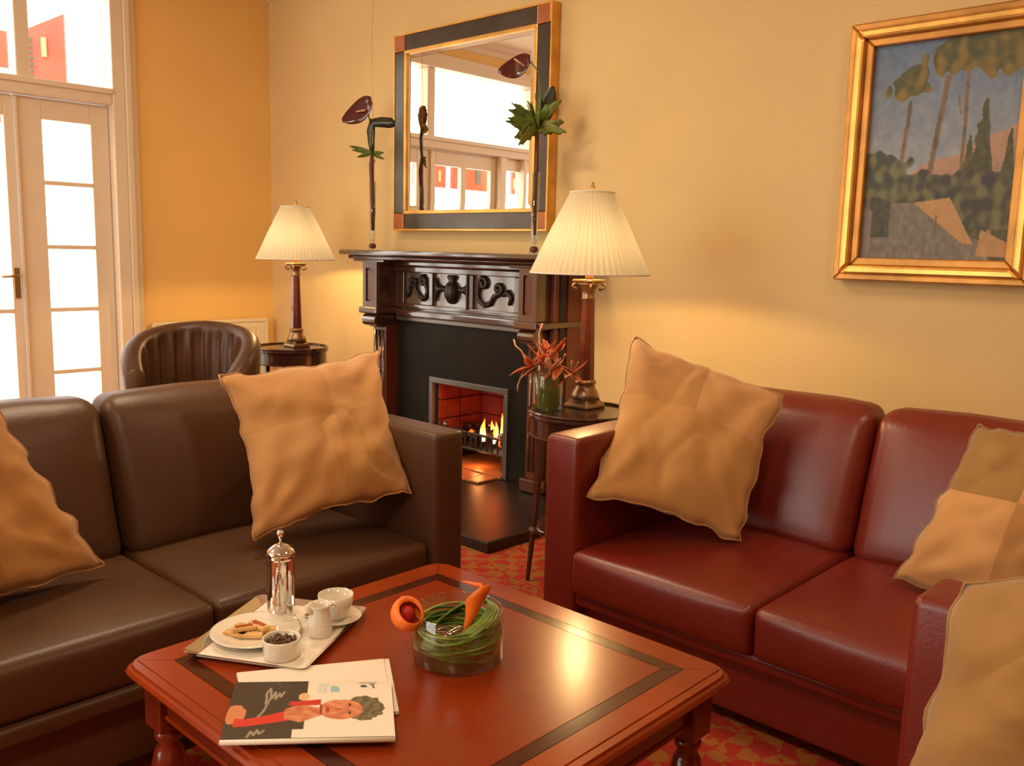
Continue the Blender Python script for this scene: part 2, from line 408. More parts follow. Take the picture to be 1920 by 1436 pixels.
for y0, y1 in ((2.13, 2.62), (0.78, 2.045), (WY0, 0.70)):
    obj('pane', box(-6.193, -6.187, y0, y1, 2.325, WZ-0.03), M['pane'], w1)
def leaf(name, y0, y1, stile, cols, zs, handle=None, top=0.10, bot=0.10):
    """door leaf with stiles, rails, muntins and separate panes; cols = pane spans in y, zs = pane edges in z"""
    bm = box(D0, D1, y0, y0+stile[0], 0.005, 2.23); box(D0, D1, y1-stile[1], y1, 0.005, 2.23, bm)
    root = struct(obj(name, bm, M['white'], bevel=0.004))
    a, b = y0+stile[0], y1-stile[1]
    obj('top_rail', box(D0, D1, a, b, zs[0], 2.23), M['white'], root, bevel=0.004)
    obj('bottom_rail', box(D0, D1, a, b, 0.005, zs[-1]-0.018), M['white'], root, bevel=0.004)
    for z in zs[1:-1]:
        obj('muntin', box(D0+0.006, D1+0.004, a, b, z-0.017, z+0.010), M['white'], root, bevel=0.003)
    for (c0, c1), (d0, d1) in zip(cols, cols[1:]):
        obj('muntin', box(D0, D1, c1, d0, zs[-1]-0.018, zs[0]), M['white'], root, bevel=0.003)
    for c0, c1 in cols:
        for za, zb in zip(zs, zs[1:]):
            obj('pane', box(-6.193, -6.189, c0, c1, zb, za), M['pane'], root)
    return root
d1 = leaf('door_1', 2.035, 2.615, (0.165, 0.115), [(2.20, 2.50)], [2.10, 1.712, 1.307, 0.901, 0.491, 0.16])
obj('astragal', box(D1, D1+0.02, 2.033, 2.052, 0.005, 2.22), M['white'], d1, bevel=0.003)
d2 = leaf('door_2', 1.20, 2.028, (0.07, 0.05), [(1.27, 1.60), (1.66, 1.978)], [2.10, 0.90, 0.16])
h = obj('door_handle', box(D1, D1+0.012, 1.985, 2.020, 0.98, 1.17), M['brass'], d2, bevel=0.003)
obj('lever', tube([(D1+0.01, 2.003, 1.12), (D1+0.05, 2.003, 1.12), (D1+0.055, 1.98, 1.12), (D1+0.055, 1.90, 1.115)], 0.008), M['brass'], h, smooth=True)
w2 = struct(obj('window_2', box(D0-0.01, XL+0.01, 1.115, 1.195, 0, 2.235), M['white'], bevel=0.006))
obj('jamb', box(D0-0.01, XL+0.01, WY0, WY0+0.09, 0, 2.235), M['white'], w2, bevel=0.004)
obj('mullion', box(D0-0.01, XL+0.01, 0.82, 0.865, 0.16, 2.235), M['white'], w2, bevel=0.004)
obj('bottom_rail', box(D0, D1, WY0+0.09, 1.115, 0.0, 0.16), M['white'], w2, bevel=0.004)
obj('top_rail', box(D0, D1, WY0+0.09, 1.115, 2.12, 2.235), M['white'], w2, bevel=0.004)
for y0, y1 in ((0.865, 1.115), (WY0+0.09, 0.82)):
    obj('pane', box(-6.193, -6.187, y0, y1, 0.16, 2.12), M['pane'], w2)

# outside: terrace, red hoardings
tag(obj('terrace', box(-14, XL-0.2, -6, 9, -0.12, -0.02), M['terrace']), 'pale sunlit terrace outside the glazed doors', 'terrace')
def hoarding(name, label, xa, ya, xb, yb, z0, z1, za=None):
    za = za if za is not None else z1
    bm = bmesh.new(); d = Vector((yb-ya, -(xb-xa), 0)).normalized()*0.03
    P = [(xa, ya, z0), (xb, yb, z0), (xb, yb, z1), (xa, ya, za)]
    a = [bm.verts.new(p) for p in P]; b = [bm.verts.new(Vector(p)+d) for p in P]
    bm.faces.new(a); bm.faces.new(b[::-1])
    for i in range(4): bm.faces.new((a[i], b[i], b[(i+1) % 4], a[(i+1) % 4]))
    o = obj(name, bm, M['redpanel']); tag(o, label, 'hoarding', 'red hoardings outside the windows')
    return o, d
o, d = hoarding('hoarding', 'slanting-topped red hoarding with a dark ladder pattern, seen through the right transom pane', -7.6, 2.60, -7.4, 2.84, 2.45, 3.04, 2.90)
for k in range(7):
    z = 2.56+k*0.045
    obj('grey_patch', box(-7.548, -7.522, 2.612, 2.642, z, z+0.028), M['slateblue'], o)
obj('cream_patch', box(-7.49, -7.445, 2.690, 2.715, 2.72, 2.86), M['cream'], o)
for (y0, y1, z0, z1, lb) in ((1.98, 2.465, 2.20, 2.43, 'low red hoarding seen at the far left edge below the transom bar'), (2.30, 2.462, 2.60, 2.86, 'small red hoarding seen at the far left edge above the transom bar')):
    hoarding('hoarding', lb, -7.5, y0, -7.5, y1, z0, z1)
for (y0, y1, lb) in ((-0.25, 0.57, 'red hoarding with grey badge reflected in the middle of the mirror'), (-0.62, -0.40, 'narrow red hoarding reflected at the right of the mirror'), (0.66, 1.12, 'red hoarding reflected left of the middle of the mirror')):
    o, d = hoarding('hoarding', lb, -7.5, y0, -7.5, y1, 2.02, 2.40)
    obj('grey_patch', box(-7.47, -7.455, (y0+y1)/2-0.03, (y0+y1)/2+0.04, 2.10, 2.26), M['slateblue'], o)
    for k in range(3):
        yy = y0+(y1-y0)*(0.18+0.3*k)
        obj('cream_patch', box(-7.47, -7.46, yy, yy+0.03, 2.08+0.05*(k % 2), 2.20+0.05*(k % 2)), M['cream'], o)

# ------------------------------------------------------------------ radiator
t = thing('radiator', 'cream panel radiator on the left wall behind the dark tub chair', 'radiator', (-6.05, 3.26, 0))
obj('panel', box(-6.085, -6.045, 2.84, 3.70, 0.16, 0.78), M['rad'], t, bevel=0.006)
bm = bmesh.new()
for k in range(24):
    y = 2.87+k*0.034
    box(-6.045, -6.038, y, y+0.022, 0.20, 0.74, bm)
o = obj('fin', bm, M['rad'], t); o['kind'] = 'stuff'
obj('top_grille', box(-6.09, -6.035, 2.83, 3.71, 0.775, 0.797), M['rad'], t, bevel=0.003)
obj('side_cover', box(-6.09, -6.035, 3.695, 3.712, 0.16, 0.78), M['rad'], t)
obj('side_cover', box(-6.09, -6.035, 2.828, 2.842, 0.16, 0.78), M['rad'], t)
for y in (2.95, 3.6): obj('bracket', box(XL, -6.085, y-0.02, y+0.02, 0.4, 0.44), M['rad'], t)
for y in (2.9, 3.65): obj('pipe', tube([(-6.06, y, 0.17), (-6.06, y, 0.0)], 0.009), M['brass'], t)

# ------------------------------------------------------------------ fireplace
fp = thing('fireplace', 'dark carved mahogany fireplace surround with a lit coal fire', 'fireplace', (-3.72, 3.6, 0))
D = M['dark']
# mantel shelf with stepped mouldings
def mshelf(x0, x1, y0, z0, z1, name, m=D, bev=0.006):
    return obj(name, box(x0, x1, y0, YB, z0, z1), m, fp, bevel=bev)
mshelf(-4.70, -2.90, 3.40, 1.302, 1.334, 'mantel_shelf', bev=0.010)
mshelf(-4.66, -2.94, 3.44, 1.276, 1.302, 'moulding', bev=0.012)
mshelf(-4.60, -2.99, 3.58, 1.240, 1.276, 'moulding', bev=0.010)
# breakfront blocks over the pilasters
for x0, x1 in ((-4.60, -4.30), (-3.26, -2.98)):
    obj('moulding', box(x0, x1, 3.44, 3.60, 1.262, 1.278), D, fp, bevel=0.005)
for (a, b, sgn) in ((-4.515, -4.378, -1), (-3.190, -3.068, 1)):
    # upper block with raised frame and sunk panel
    obj('pilaster_block', box(a, b, 3.465, YB, 0.985, 1.262), D, fp, bevel=0.004)
    fr = box(a, b, 3.45, 3.466, 1.225, 1.262); box(a, b, 3.45, 3.466, 0.985, 1.020, fr)
    box(a, a+0.03, 3.45, 3.466, 1.020, 1.225, fr); box(b-0.03, b, 3.45, 3.466, 1.020, 1.225, fr)
    obj('panel_frame', fr, D, fp)
    obj('sunk_panel', box(a+0.035, b-0.035, 3.458, 3.466, 1.03, 1.215), M['darkred'], fp)
    obj('capital', box(a-0.02, b+0.02, 3.43, YB, 0.945, 0.985), D, fp, bevel=0.008)
    # scroll bracket
    bm = tube([(a+0.005, 3.475, 0.905), (b-0.005, 3.475, 0.905)], 0.038, 14)
    obj('scroll_bracket', bm, D, fp, smooth=False)
    obj('scroll_bracket', box(a+0.012, b-0.012, 3.49, YB, 0.86, 0.945), D, fp, bevel=0.006)
    # fluted pilaster shaft
    bm = box(a+0.005, b-0.005, 3.53, YB, 0.13, 0.87)
    obj('pilaster', bm, M['darkred'], fp, bevel=0.004)
    for k in range(3):
        xx = a+0.030+k*(b-a-0.06)/2
        obj('flute', tube([(xx, 3.528, 0.17), (xx, 3.528, 0.84)], 0.009, 8), D, fp, smooth=True)
    obj('plinth', box(a-0.012, b+0.012, 3.50, YB, 0.06, 0.13), D, fp, bevel=0.006)
# right flank, red-brown side board reaching the wall
obj('side_board', box(-3.066, -3.035, 3.56, YB, 0.06, 1.262), M['darkred'], fp, bevel=0.003)
obj('side_batten', box(-3.036, -3.026, 3.60, 3.64, 0.06, 1.262), M['black'], fp)
obj('side_batten', box(-3.036, -3.022, 3.655, YB, 0.06, 1.262), M['darkred'], fp)
obj('side_moulding', box(-3.07, -3.005, 3.45, YB, 0.955, 0.985), D, fp, bevel=0.005)
# frieze
FRY = 3.63
obj('frieze_board', box(-4.378, -3.19, FRY, YB, 0.945, 1.24), M['frieze'], fp)
obj('frieze_rail', box(-4.378, -3.19, FRY-0.025, FRY, 1.205, 1.24), D, fp, bevel=0.005)
obj('frieze_rail', box(-4.378, -3.19, FRY-0.025, FRY, 0.985, 1.012), D, fp, bevel=0.005)
obj('frieze_rail', box(-4.378, -3.19, FRY-0.040, FRY, 0.930, 0.975), D, fp, bevel=0.010)
for x0, x1 in ((-4.378, -4.31), (-4.075, -4.045), (-3.735, -3.70), (-3.37, -3.19)):
    obj('frieze_stile', box(x0, x1, FRY-0.022, FRY, 1.012, 1.205), D, fp, bevel=0.003)
obj('frieze_stile', box(-3.745, -3.733, FRY-0.03, FRY, 1.005, 1.21), M['black'], fp)
def spiral(cx, cz, r0, turns, a0, s=1, n=26, tail=None):
    P = []
    for i in range(n):
        k = i/(n-1); a = a0+s*turns*2*PI*k; r = r0*(0.12+0.88*k)
        P.append((cx+r*math.cos(a), FRY-0.010, cz+r*math.sin(a)))
    if tail: P += [(x, FRY-0.010, z) for x, z in tail]
    return P
CV = M['carve']
def carving(P, r): obj('carved_scroll', tube(P, r, 8), CV, fp, smooth=True)
carving(spiral(-4.24, 1.15, 0.035, 1.1, 0.0, 1, tail=[(-4.21, 1.10), (-4.17, 1.06), (-4.13, 1.045)]), 0.013)
carving(spiral(-4.135, 1.16, 0.034, 1.2, PI, -1, tail=[(-4.10, 1.10), (-4.115, 1.06), (-4.15, 1.04)]), 0.013)
carving([(-4.29, FRY-0.01, 1.05), (-4.27, FRY-0.01, 1.08), (-4.26, FRY-0.01, 1.12)], [0.008, 0.016, 0.008])
carving(spiral(-3.625, 1.16, 0.036, 1.1, PI/2, 1, tail=[(-3.668, 1.10), (-3.655, 1.06), (-3.61, 1.035), (-3.56, 1.05)]), 0.013)
carving(spiral(-3.505, 1.135, 0.032, 1.1, 0, -1, tail=[(-3.54, 1.09), (-3.56, 1.06), (-3.60, 1.04)]), 0.014)
carving([(-3.47, FRY-0.01, 1.10), (-3.43, FRY-0.01, 1.12), (-3.40, FRY-0.01, 1.09), (-3.42, FRY-0.01, 1.05)], [0.010, 0.018, 0.016, 0.008])
for (sx) in (-1, 1):      # garland either side of the urn
    carving([(-3.885+sx*0.04, FRY-0.01, 1.10), (-3.885+sx*0.075, FRY-0.01, 1.12), (-3.885+sx*0.11, FRY-0.01, 1.11), (-3.885+sx*0.135, FRY-0.01, 1.15)], [0.012, 0.016, 0.024, 0.008])
    carving([(-3.885+sx*0.14, FRY-0.01, 1.04), (-3.885+sx*0.125, FRY-0.01, 1.11), (-3.885+sx*0.14, FRY-0.01, 1.18)], [0.005, 0.014, 0.005])
obj('carved_urn', lathe([(0.012, -0.085), (0.03, -0.075), (0.048, -0.04), (0.052, 0.0), (0.036, 0.035), (0.022, 0.05), (0.034, 0.07), (0.030, 0.085)], 20, (-3.885, FRY-0.004, 1.115)), CV, fp, smooth=True)
# slate slips and steel trimmed opening
SY = 3.62
bm = box(-4.378, FX0-0.06, SY, YB, 0.06, 0.93); box(FX1+0.05, -3.19, SY, YB, 0.06, 0.93, bm); box(FX0-0.06, FX1+0.05, SY, YB, FZ+0.02, 0.93, bm)
obj('slate_slip', bm, M['slate'], fp)
obj('slip_moulding', box(-4.378, -3.19, SY-0.018, SY, 0.905, 0.930), M['steel'], fp, bevel=0.004)
obj('steel_trim', box(FX0-0.065, FX1+0.055, SY-0.022, SY+0.01, FZ-0.012, FZ+0.022), M['steel'], fp, bevel=0.003)
obj('steel_trim', box(FX0-0.065, FX0-0.035, SY-0.022, SY+0.01, 0.06, FZ-0.012), M['steel'], fp, bevel=0.003)
obj('steel_trim', box(FX1+0.025, FX1+0.055, SY-0.022, SY+0.01, 0.06, FZ-0.012), M['steel'], fp, bevel=0.003)
# fire chamber: back, sides, roof in individual firebricks
def brick(x0, x1, y0, y1, z0, z1):
    obj('firebrick', box(x0, x1, y0, y1, z0-0.0005, z1+0.0005), M['firebrick'], fp, bevel=0.004, segs=1)
obj('chamber_shell', (lambda b: (box(FX0-0.02, FX0-0.045, SY+0.01, 4.06, 0.06, FZ+0.02, b), box(FX1+0.02, FX1+0.045, SY+0.01, 4.06, 0.06, FZ+0.02, b), box(FX0-0.02, FX1+0.02, 4.02, 4.06, 0.06, FZ+0.02, b), box(FX0-0.02, FX1+0.02, SY+0.01, 4.06, FZ, FZ+0.02, b), b)[-1])(bmesh.new()), M['black'], fp)
zz = [0.08, 0.20, 0.32, 0.44, FZ]
for r in range(4):
    off = 0.09 if r % 2 else 0.0
    xs = [FX0-0.02]+[x for x in np.arange(FX0-0.02+0.18-off, FX1+0.0, 0.18)]+[FX1+0.02]
    for a, b in zip(xs, xs[1:]):
        if b-a > 0.02: brick(a+0.003, b-0.003, 4.0, 4.022, zz[r]+0.003, zz[r+1]-0.003)
    for y0, y1 in ((SY+0.012, SY+0.19), (SY+0.19, 4.0)):
        brick(FX0-0.022, FX0-0.004, y0+0.003, y1-0.003, zz[r]+0.003, zz[r+1]-0.003)
        brick(FX1+0.004, FX1+0.022, y0+0.003, y1-0.003, zz[r]+0.003, zz[r+1]-0.003)
obj('ash_tray', box(FX0-0.02, FX1+0.02, SY-0.03, 4.0, 0.06, 0.075), M['tile'], fp)
# iron grate
bm = bmesh.new()
for k in range(12):
    x = FX0+0.02+k*0.045
    tube([(x, SY+0.04, 0.175), (x, SY+0.035, 0.27)], 0.006, 6, bm)
tube([(FX0, SY+0.035, 0.27), (FX1, SY+0.035, 0.27)], 0.009, 6, bm); tube([(FX0, SY+0.04, 0.175), (FX1, SY+0.04, 0.175)], 0.009, 6, bm)
box(FX0, FX1, SY+0.05, 3.96, 0.165, 0.178, bm)
for x in (FX0+0.03, FX1-0.03): box(x-0.01, x+0.01, SY+0.04, 3.95, 0.075, 0.165, bm)
obj('grate', bm, M['black'], fp)
for k, x in enumerate((FX0+0.03, FX1-0.03)):
    obj('grate_knob', lathe([(0.0, -0.018), (0.014, -0.01), (0.018, 0.0), (0.014, 0.012), (0.0, 0.018)], 12, (x, SY+0.03, 0.295)), M['steel'], fp, smooth=True)
rc = random.Random(3)
for k in range(46):
    x = rc.uniform(FX0+0.03, FX1-0.03); y = rc.uniform(SY+0.08, 3.93); z = 0.20+rc.uniform(0, 0.05)+0.03*(y-SY)/0.3
    s = rc.uniform(0.022, 0.038)
    bm = bmesh.new(); bmesh.ops.create_icosphere(bm, subdivisions=1, radius=s)
    for v in bm.verts: v.co *= rc.uniform(0.75, 1.15)
    bmesh.ops.translate(bm, verts=bm.verts, vec=(x, y, z))
    obj('coal', bm, M['ember'] if rc.random() < 0.22 and y > 3.72 else M['coal'], fp)
# flames
def flame(x, y, z, h, w):
    P = []; Rr = []
    for i in range(12):
        k = i/11
        P.append((x+0.25*w*math.sin(k*5+x*40)*k, y, z+h*k)); Rr.append(max(0.0015, w*0.5*math.sin(PI*min(1, (k*0.85+0.15)))**0.8*(1-k*0.55)))
    o = obj('flame', tube(P, Rr, 10), M['flame'], fp, smooth=True)
for a in ((-3.70, 3.72, 0.22, 0.14, 0.045), (-3.655, 3.78, 0.22, 0.12, 0.04), (-3.61, 3.80, 0.22, 0.17, 0.055), (-3.575, 3.84, 0.23, 0.24, 0.07), (-3.52, 3.78, 0.23, 0.33, 0.085), (-3.485, 3.84, 0.23, 0.27, 0.06), (-3.64, 3.75, 0.21, 0.10, 0.03), (-3.76, 3.86, 0.23, 0.09, 0.035), (-3.46, 3.78, 0.23, 0.14, 0.035)):
    flame(*a)
point('fire_glow', (-3.56, 3.68, 0.34), 2.2, (1.0, 0.13, 0.015), 0.08)
point('fire_glow', (-3.68, 3.66, 0.13), 0.9, (1.0, 0.32, 0.08), 0.03)
# hearth slab
obj('hearth_slab', box(-4.70, -2.70, 2.76, 3.62, 0.0, 0.055), M['hearth'], fp, bevel=0.008)
for k in range(5):      # tiles running out of the opening
    x = FX0+0.0+k*0.108
    obj('hearth_tile', box(x+0.003, x+0.105, 3.44, SY-0.03, 0.055, 0.066), M['tile'], fp, bevel=0.002, segs=1)

# ------------------------------------------------------------------ mirror
MX0, MX1, MZ0, MZ1 = -4.572, -3.275, 1.470, 2.655
mr = thing('wall_mirror', 'large wall mirror in a dark frame with gilt edges above the mantel', 'mirror', (-3.9, 3.8, 1.47))
FW = 0.098; MY = 3.745
obj('frame_back', box(MX0, MX1, MY+0.012, YB-0.002, MZ0, MZ1), M['golddark'], mr)
for (x0, x1, z0, z1) in ((MX0+FW, MX1-FW, MZ1-FW, MZ1), (MX0+FW, MX1-FW, MZ0, MZ0+FW), (MX0, MX0+FW, MZ0+FW, MZ1-FW), (MX1-FW, MX1, MZ0+FW, MZ1-FW)):
    obj('frame_bar', box(x0+0.001, x1-0.001, MY, MY+0.03, z0+0.001, z1-0.001), M['pewter'], mr, bevel=0.004)
for x in (MX0, MX1-FW):
    for z in (MZ0, MZ1-FW):
        obj('corner_block', box(x, x+FW, MY-0.006, MY+0.03, z, z+FW), M['copper'], mr, bevel=0.006)
def rectframe(x0, x1, z0, z1, w, y0, y1):
    b = box(x0, x1, y0, y1, z1-w, z1); box(x0, x1, y0, y1, z0, z0+w, b); box(x0, x0+w, y0, y1, z0+w, z1-w, b); box(x1-w, x1, y0, y1, z0+w, z1-w, b); return b
obj('outer_edge', rectframe(MX0-0.008, MX1+0.008, MZ0-0.008, MZ1+0.008, 0.010, MY-0.004, YB-0.002), M['gold'], mr)
obj('inner_edge', rectframe(MX0+FW-0.004, MX1-FW+0.004, MZ0+FW-0.004, MZ1-FW+0.004, 0.022, MY-0.006, MY+0.025), M['gold'], mr, bevel=0.003)
obj('glass', box(MX0+FW, MX1-FW, MY+0.008, MY+0.0115, MZ0+FW, MZ1-FW), M['mirror'], mr)
bm = bmesh.new(); i0 = 0.018; i1 = 0.045
a = [(MX0+FW+i0, MZ0+FW+i0), (MX1-FW-i0, MZ0+FW+i0), (MX1-FW-i0, MZ1-FW-i0), (MX0+FW+i0, MZ1-FW-i0)]
b = [(MX0+FW+i1, MZ0+FW+i1), (MX1-FW-i1, MZ0+FW+i1), (MX1-FW-i1, MZ1-FW-i1), (MX0+FW+i1, MZ1-FW-i1)]
va = [bm.verts.new((x, MY+0.0075, z)) for x, z in a]; vb = [bm.verts.new((x, MY+0.006, z)) for x, z in b]
for i in range(4): bm.faces.new((va[i], va[(i+1) % 4], vb[(i+1) % 4], vb[i]))
obj('bevelled_border', bm, M['mirror'], mr)
bm = tube([(MX0+0.5, MY+0.04, MZ1), (MX0+0.64, MY+0.05, MZ1+0.45)], 0.0025, 6)

# ------------------------------------------------------------------ painting
def canvas(name, nx, nz, fn, P0, PX, PZ, m, parent):
    """flat print: grid of coloured vertices. P0 top-left, PX right vector, PZ down vector"""
    bm = bmesh.new(); cl = bm.verts.layers.float_color.new('Col'); g = []
    P0, PX, PZ = Vector(P0), Vector(PX), Vector(PZ)
    for j in range(nz+1):
        row = []
        for i in range(nx+1):
            u, v = i/nx, j/nz
            vt = bm.verts.new(P0+PX*u+PZ*v); c = lin(*fn(u, v)); vt[cl] = c; row.append(vt)
        g.append(row)
    for j in range(nz):
        for i in range(nx): bm.faces.new((g[j][i], g[j+1][i], g[j+1][i+1], g[j][i+1]))
    me = bpy.data.meshes.new(name)
    bmesh.ops.translate(bm, verts=bm.verts, vec=-chain(parent))
    bm.to_mesh(me); bm.free(); me.materials.append(m)
    o = bpy.data.objects.new(name, me); C.objects.link(o); o.parent = parent
    return o
def nz_(x, y, s=0.0): return noise.noise(Vector((x, y, s)))
def mixc(a, b, t): return tuple(a[i]+(b[i]-a[i])*max(0, min(1, t)) for i in range(3))
def seg(u, v, ax, ay, bx, by, w):
    dx, dy = bx-ax, by-ay; t = max(0, min(1, ((u-ax)*dx+(v-ay)*dy)/(dx*dx+dy*dy)))
    return math.hypot(u-ax-t*dx, (v-ay-t*dy)) < w
def paint(u, v):
    n1 = nz_(u*9, v*12); n2 = nz_(u*30, v*30, 3); n3 = nz_(u*16, v*18, 7)
    c = mixc((96, 112, 124), (150, 146, 136), v*1.6+n1*0.25)
    hill = 0.60-0.20*max(0, u-0.3)/0.7+0.03*n1
    if v > hill and u > 0.28: c = mixc((176, 132, 100), (150, 118, 92), (v-hill)*3+n3*0.5)
    for (ax, ay, bx, by, w) in ((0.28, 0.28, 0.24, 0.62, 0.014), (0.52, 0.18, 0.44, 0.66, 0.018), (0.65, 0.16, 0.66, 0.72, 0.012), (0.62, 0.34, 0.60, 0.26, 0.006)):
        if seg(u, v, ax, ay, bx, by, w): c = (122, 96, 66) if n3 > -0.3 else (100, 82, 64)
    for (x, y, rx, ry) in ((0.25, 0.205, 0.16, 0.050), (0.30, 0.155, 0.10, 0.05), (0.54, 0.085, 0.17, 0.080), (0.62, 0.06, 0.14, 0.09), (0.86, 0.08, 0.20, 0.11), (0.98, 0.04, 0.14, 0.10)):
        if ((u-x)/rx)**2+((v-y)/ry)**2 < 1+0.9*n3: c = mixc((78, 78, 44), (124, 100, 44), 0.42+1.4*n3+0.5*(v-y)/ry)
    for (x, y, w, h0) in ((0.78, 0.28, 0.085, 0.7), (0.95, 0.42, 0.06, 0.6), (0.70, 0.44, 0.05, 0.4)):
        k = (v-y)/h0
        if 0 < k < 1 and abs(u-x+0.01*n3) < w*min(1, 0.12+k*1.7)*(1+0.5*n3): c = mixc((68, 66, 42), (90, 84, 50), 0.5+n2)
    if v > 0.50+0.10*n1+0.06*n3+0.35*max(0, u-0.12) and u < 0.34: c = mixc((66, 72, 52), (112, 106, 70), 0.5+n3*1.8)
    if v > 0.60+0.05*n3 and v < 0.86 and u > 0.17: c = mixc((64, 62, 50), (108, 100, 62), 0.5+n3*1.8) if n1+0.4*n3 > -0.42 else mixc((60, 56, 60), (90, 84, 70), 0.5+n3)
    if v > 0.72+0.03*n1:
        if u < 0.22: c = mixc((96, 88, 68), (116, 100, 78), 0.5+n2)
        if 0.05 < u < 0.20 and v < 0.9: c = mixc((60, 62, 44), (80, 78, 54), 0.5+n2)
    def inpoly(poly):
        s = False; j = len(poly)-1
        for i in range(len(poly)):
            xi, yi = poly[i]; xj, yj = poly[j]
            if (yi > v) != (yj > v) and u < (xj-xi)*(v-yi)/(yj-yi)+xi: s = not s
            j = i
        return s
    if v > 0.74 and u < 0.85-0.0*v: 
        if v > 0.90+0.02*n1: c = mixc((112, 98, 80), (130, 112, 90), 0.5+n2)
    if inpoly([(0.21, 0.735), (0.38, 0.735), (0.74, 0.93), (0.74, 0.99), (0.20, 0.95)]): c = mixc((112, 100, 80), (126, 112, 90), 0.5+n2)
    if inpoly([(0.36, 0.735), (0.60, 0.715), (0.78, 0.93), (0.70, 0.92)]): c = mixc((190, 142, 84), (176, 128, 76), 0.5+n2)
    if inpoly([(0.82, 0.86), (1.0, 0.92), (1.0, 0.98), (0.80, 0.98)]): c = (176, 130, 80)
    if inpoly([(0.0, 0.75), (0.07, 0.77), (0.07, 0.96), (0.0, 0.97)]): c = (128, 112, 92)
    if seg(u, v, 0.52, 0.80, 0.52, 0.86, 0.006): c = (104, 90, 62)
    c = (c[0]*1.0, c[1]*1.07, c[2]*1.22)
    return tuple(max(0, min(255, x*(1+0.07*n2+0.05*n3))) for x in c)
PX0, PX1, PZ0, PZ1 = -1.640, -0.890, 1.262, 2.300
pt = thing('framed_painting', 'gilt-framed landscape painting of pine trees and a pale path', 'painting', (-1.26, 3.8, 1.262))
def pframe(ins, w, y0, y1, name, m, bev):
    x0, x1, z0, z1 = PX0+ins, PX1-ins, PZ0+ins, PZ1-ins
    for poly in ([(x0, z1), (x1, z1), (x1-w, z1-w), (x0+w, z1-w)], [(x0, z0), (x1, z0), (x1-w, z0+w), (x0+w, z0+w)],
                 [(x0, z0), (x0+w, z0+w), (x0+w, z1-w), (x0, z1)], [(x1, z0), (x1-w, z0+w), (x1-w, z1-w), (x1, z1)]):
        obj(name, xz_prism(poly, y0, y1), m, pt, bevel=bev)
pframe(0.0, 0.028, 3.745, 3.805, 'frame_rail', M['golddark'], 0.006)
pframe(0.024, 0.040, 3.735, 3.80, 'frame_moulding', M['gold'], 0.012)
pframe(0.062, 0.033, 3.760, 3.80, 'frame_slip', M['golddark'], 0.006)
canvas('canvas', 170, 240, paint, (PX0+0.093, 3.785, PZ1-0.093), (PX1-PX0-0.186, 0, 0), (0, 0, -(PZ1-PZ0-0.186)), M['picture'], pt)

# ------------------------------------------------------------------ table lamps and round side tables
def side_table(x, y, r, H, label, legs_a):
    t = thing('side_table', label, 'side table', (x, y, 0), group='round dark side tables')
    m = M['sidetab']
    obj('tabletop', lathe([(r-0.012, H-0.024), (r, H-0.018), (r, H-0.008), (r-0.006, H)], 40, (x, y, 0)), m, t, smooth=False)
    obj('rim', lathe([(r-0.012, H-0.001), (r-0.012, H+0.008), (r-0.003, H+0.010), (r+0.001, H+0.004), (r, H-0.002)], 40, (x, y, 0), cap=False), m, t)
    obj('apron', lathe([(r-0.03, H-0.10), (r-0.012, H-0.095), (r-0.012, H-0.024)], 40, (x, y, 0)), m, t)
    obj('apron_bead', lathe([(r-0.012, H-0.092), (r-0.006, H-0.095), (r-0.012, H-0.10)], 40, (x, y, 0), cap=False), M['darkred'], t)
    for a in legs_a:
        cx, cy = x+(r-0.035)*math.cos(a), y+(r-0.035)*math.sin(a)
        fx, fy = x+(r+0.005)*math.cos(a), y+(r+0.005)*math.sin(a)
        bm = tube([(cx, cy, H-0.05), (cx, cy, H-0.18), (cx+(fx-cx)*0.3, cy+(fy-cy)*0.3, 0.30), (fx, fy, 0.0)], [0.020, 0.018, 0.014, 0.008], 4)
        lg = obj('leg', bm, m, t)
        q = (cx+(fx-cx)*0.5, cy+(fy-cy)*0.5)
        obj('collar', lathe([(0.014, -0.014), (0.019, 0), (0.014, 0.014)], 10, (q[0], q[1], 0.215)), M['steel'], lg)
    obj('shelf', lathe([(r-0.05, 0.188), (r-0.04, 0.195), (r-0.04, 0.207), (r-0.045, 0.212)], 32, (x, y, 0)), m, t)
    return t
TH = 0.70
side_table(-2.275, 2.865, 0.225, TH, 'round dark side table beside the red sofa, holding lamp and orange flowers', [math.radians(a) for a in (247, 337, 67, 157)])
side_table(-4.965, 3.22, 0.235, TH, 'round dark side table in the corner behind the brown sofa', [math.radians(a) for a in (-42, -82, 60, 160)])

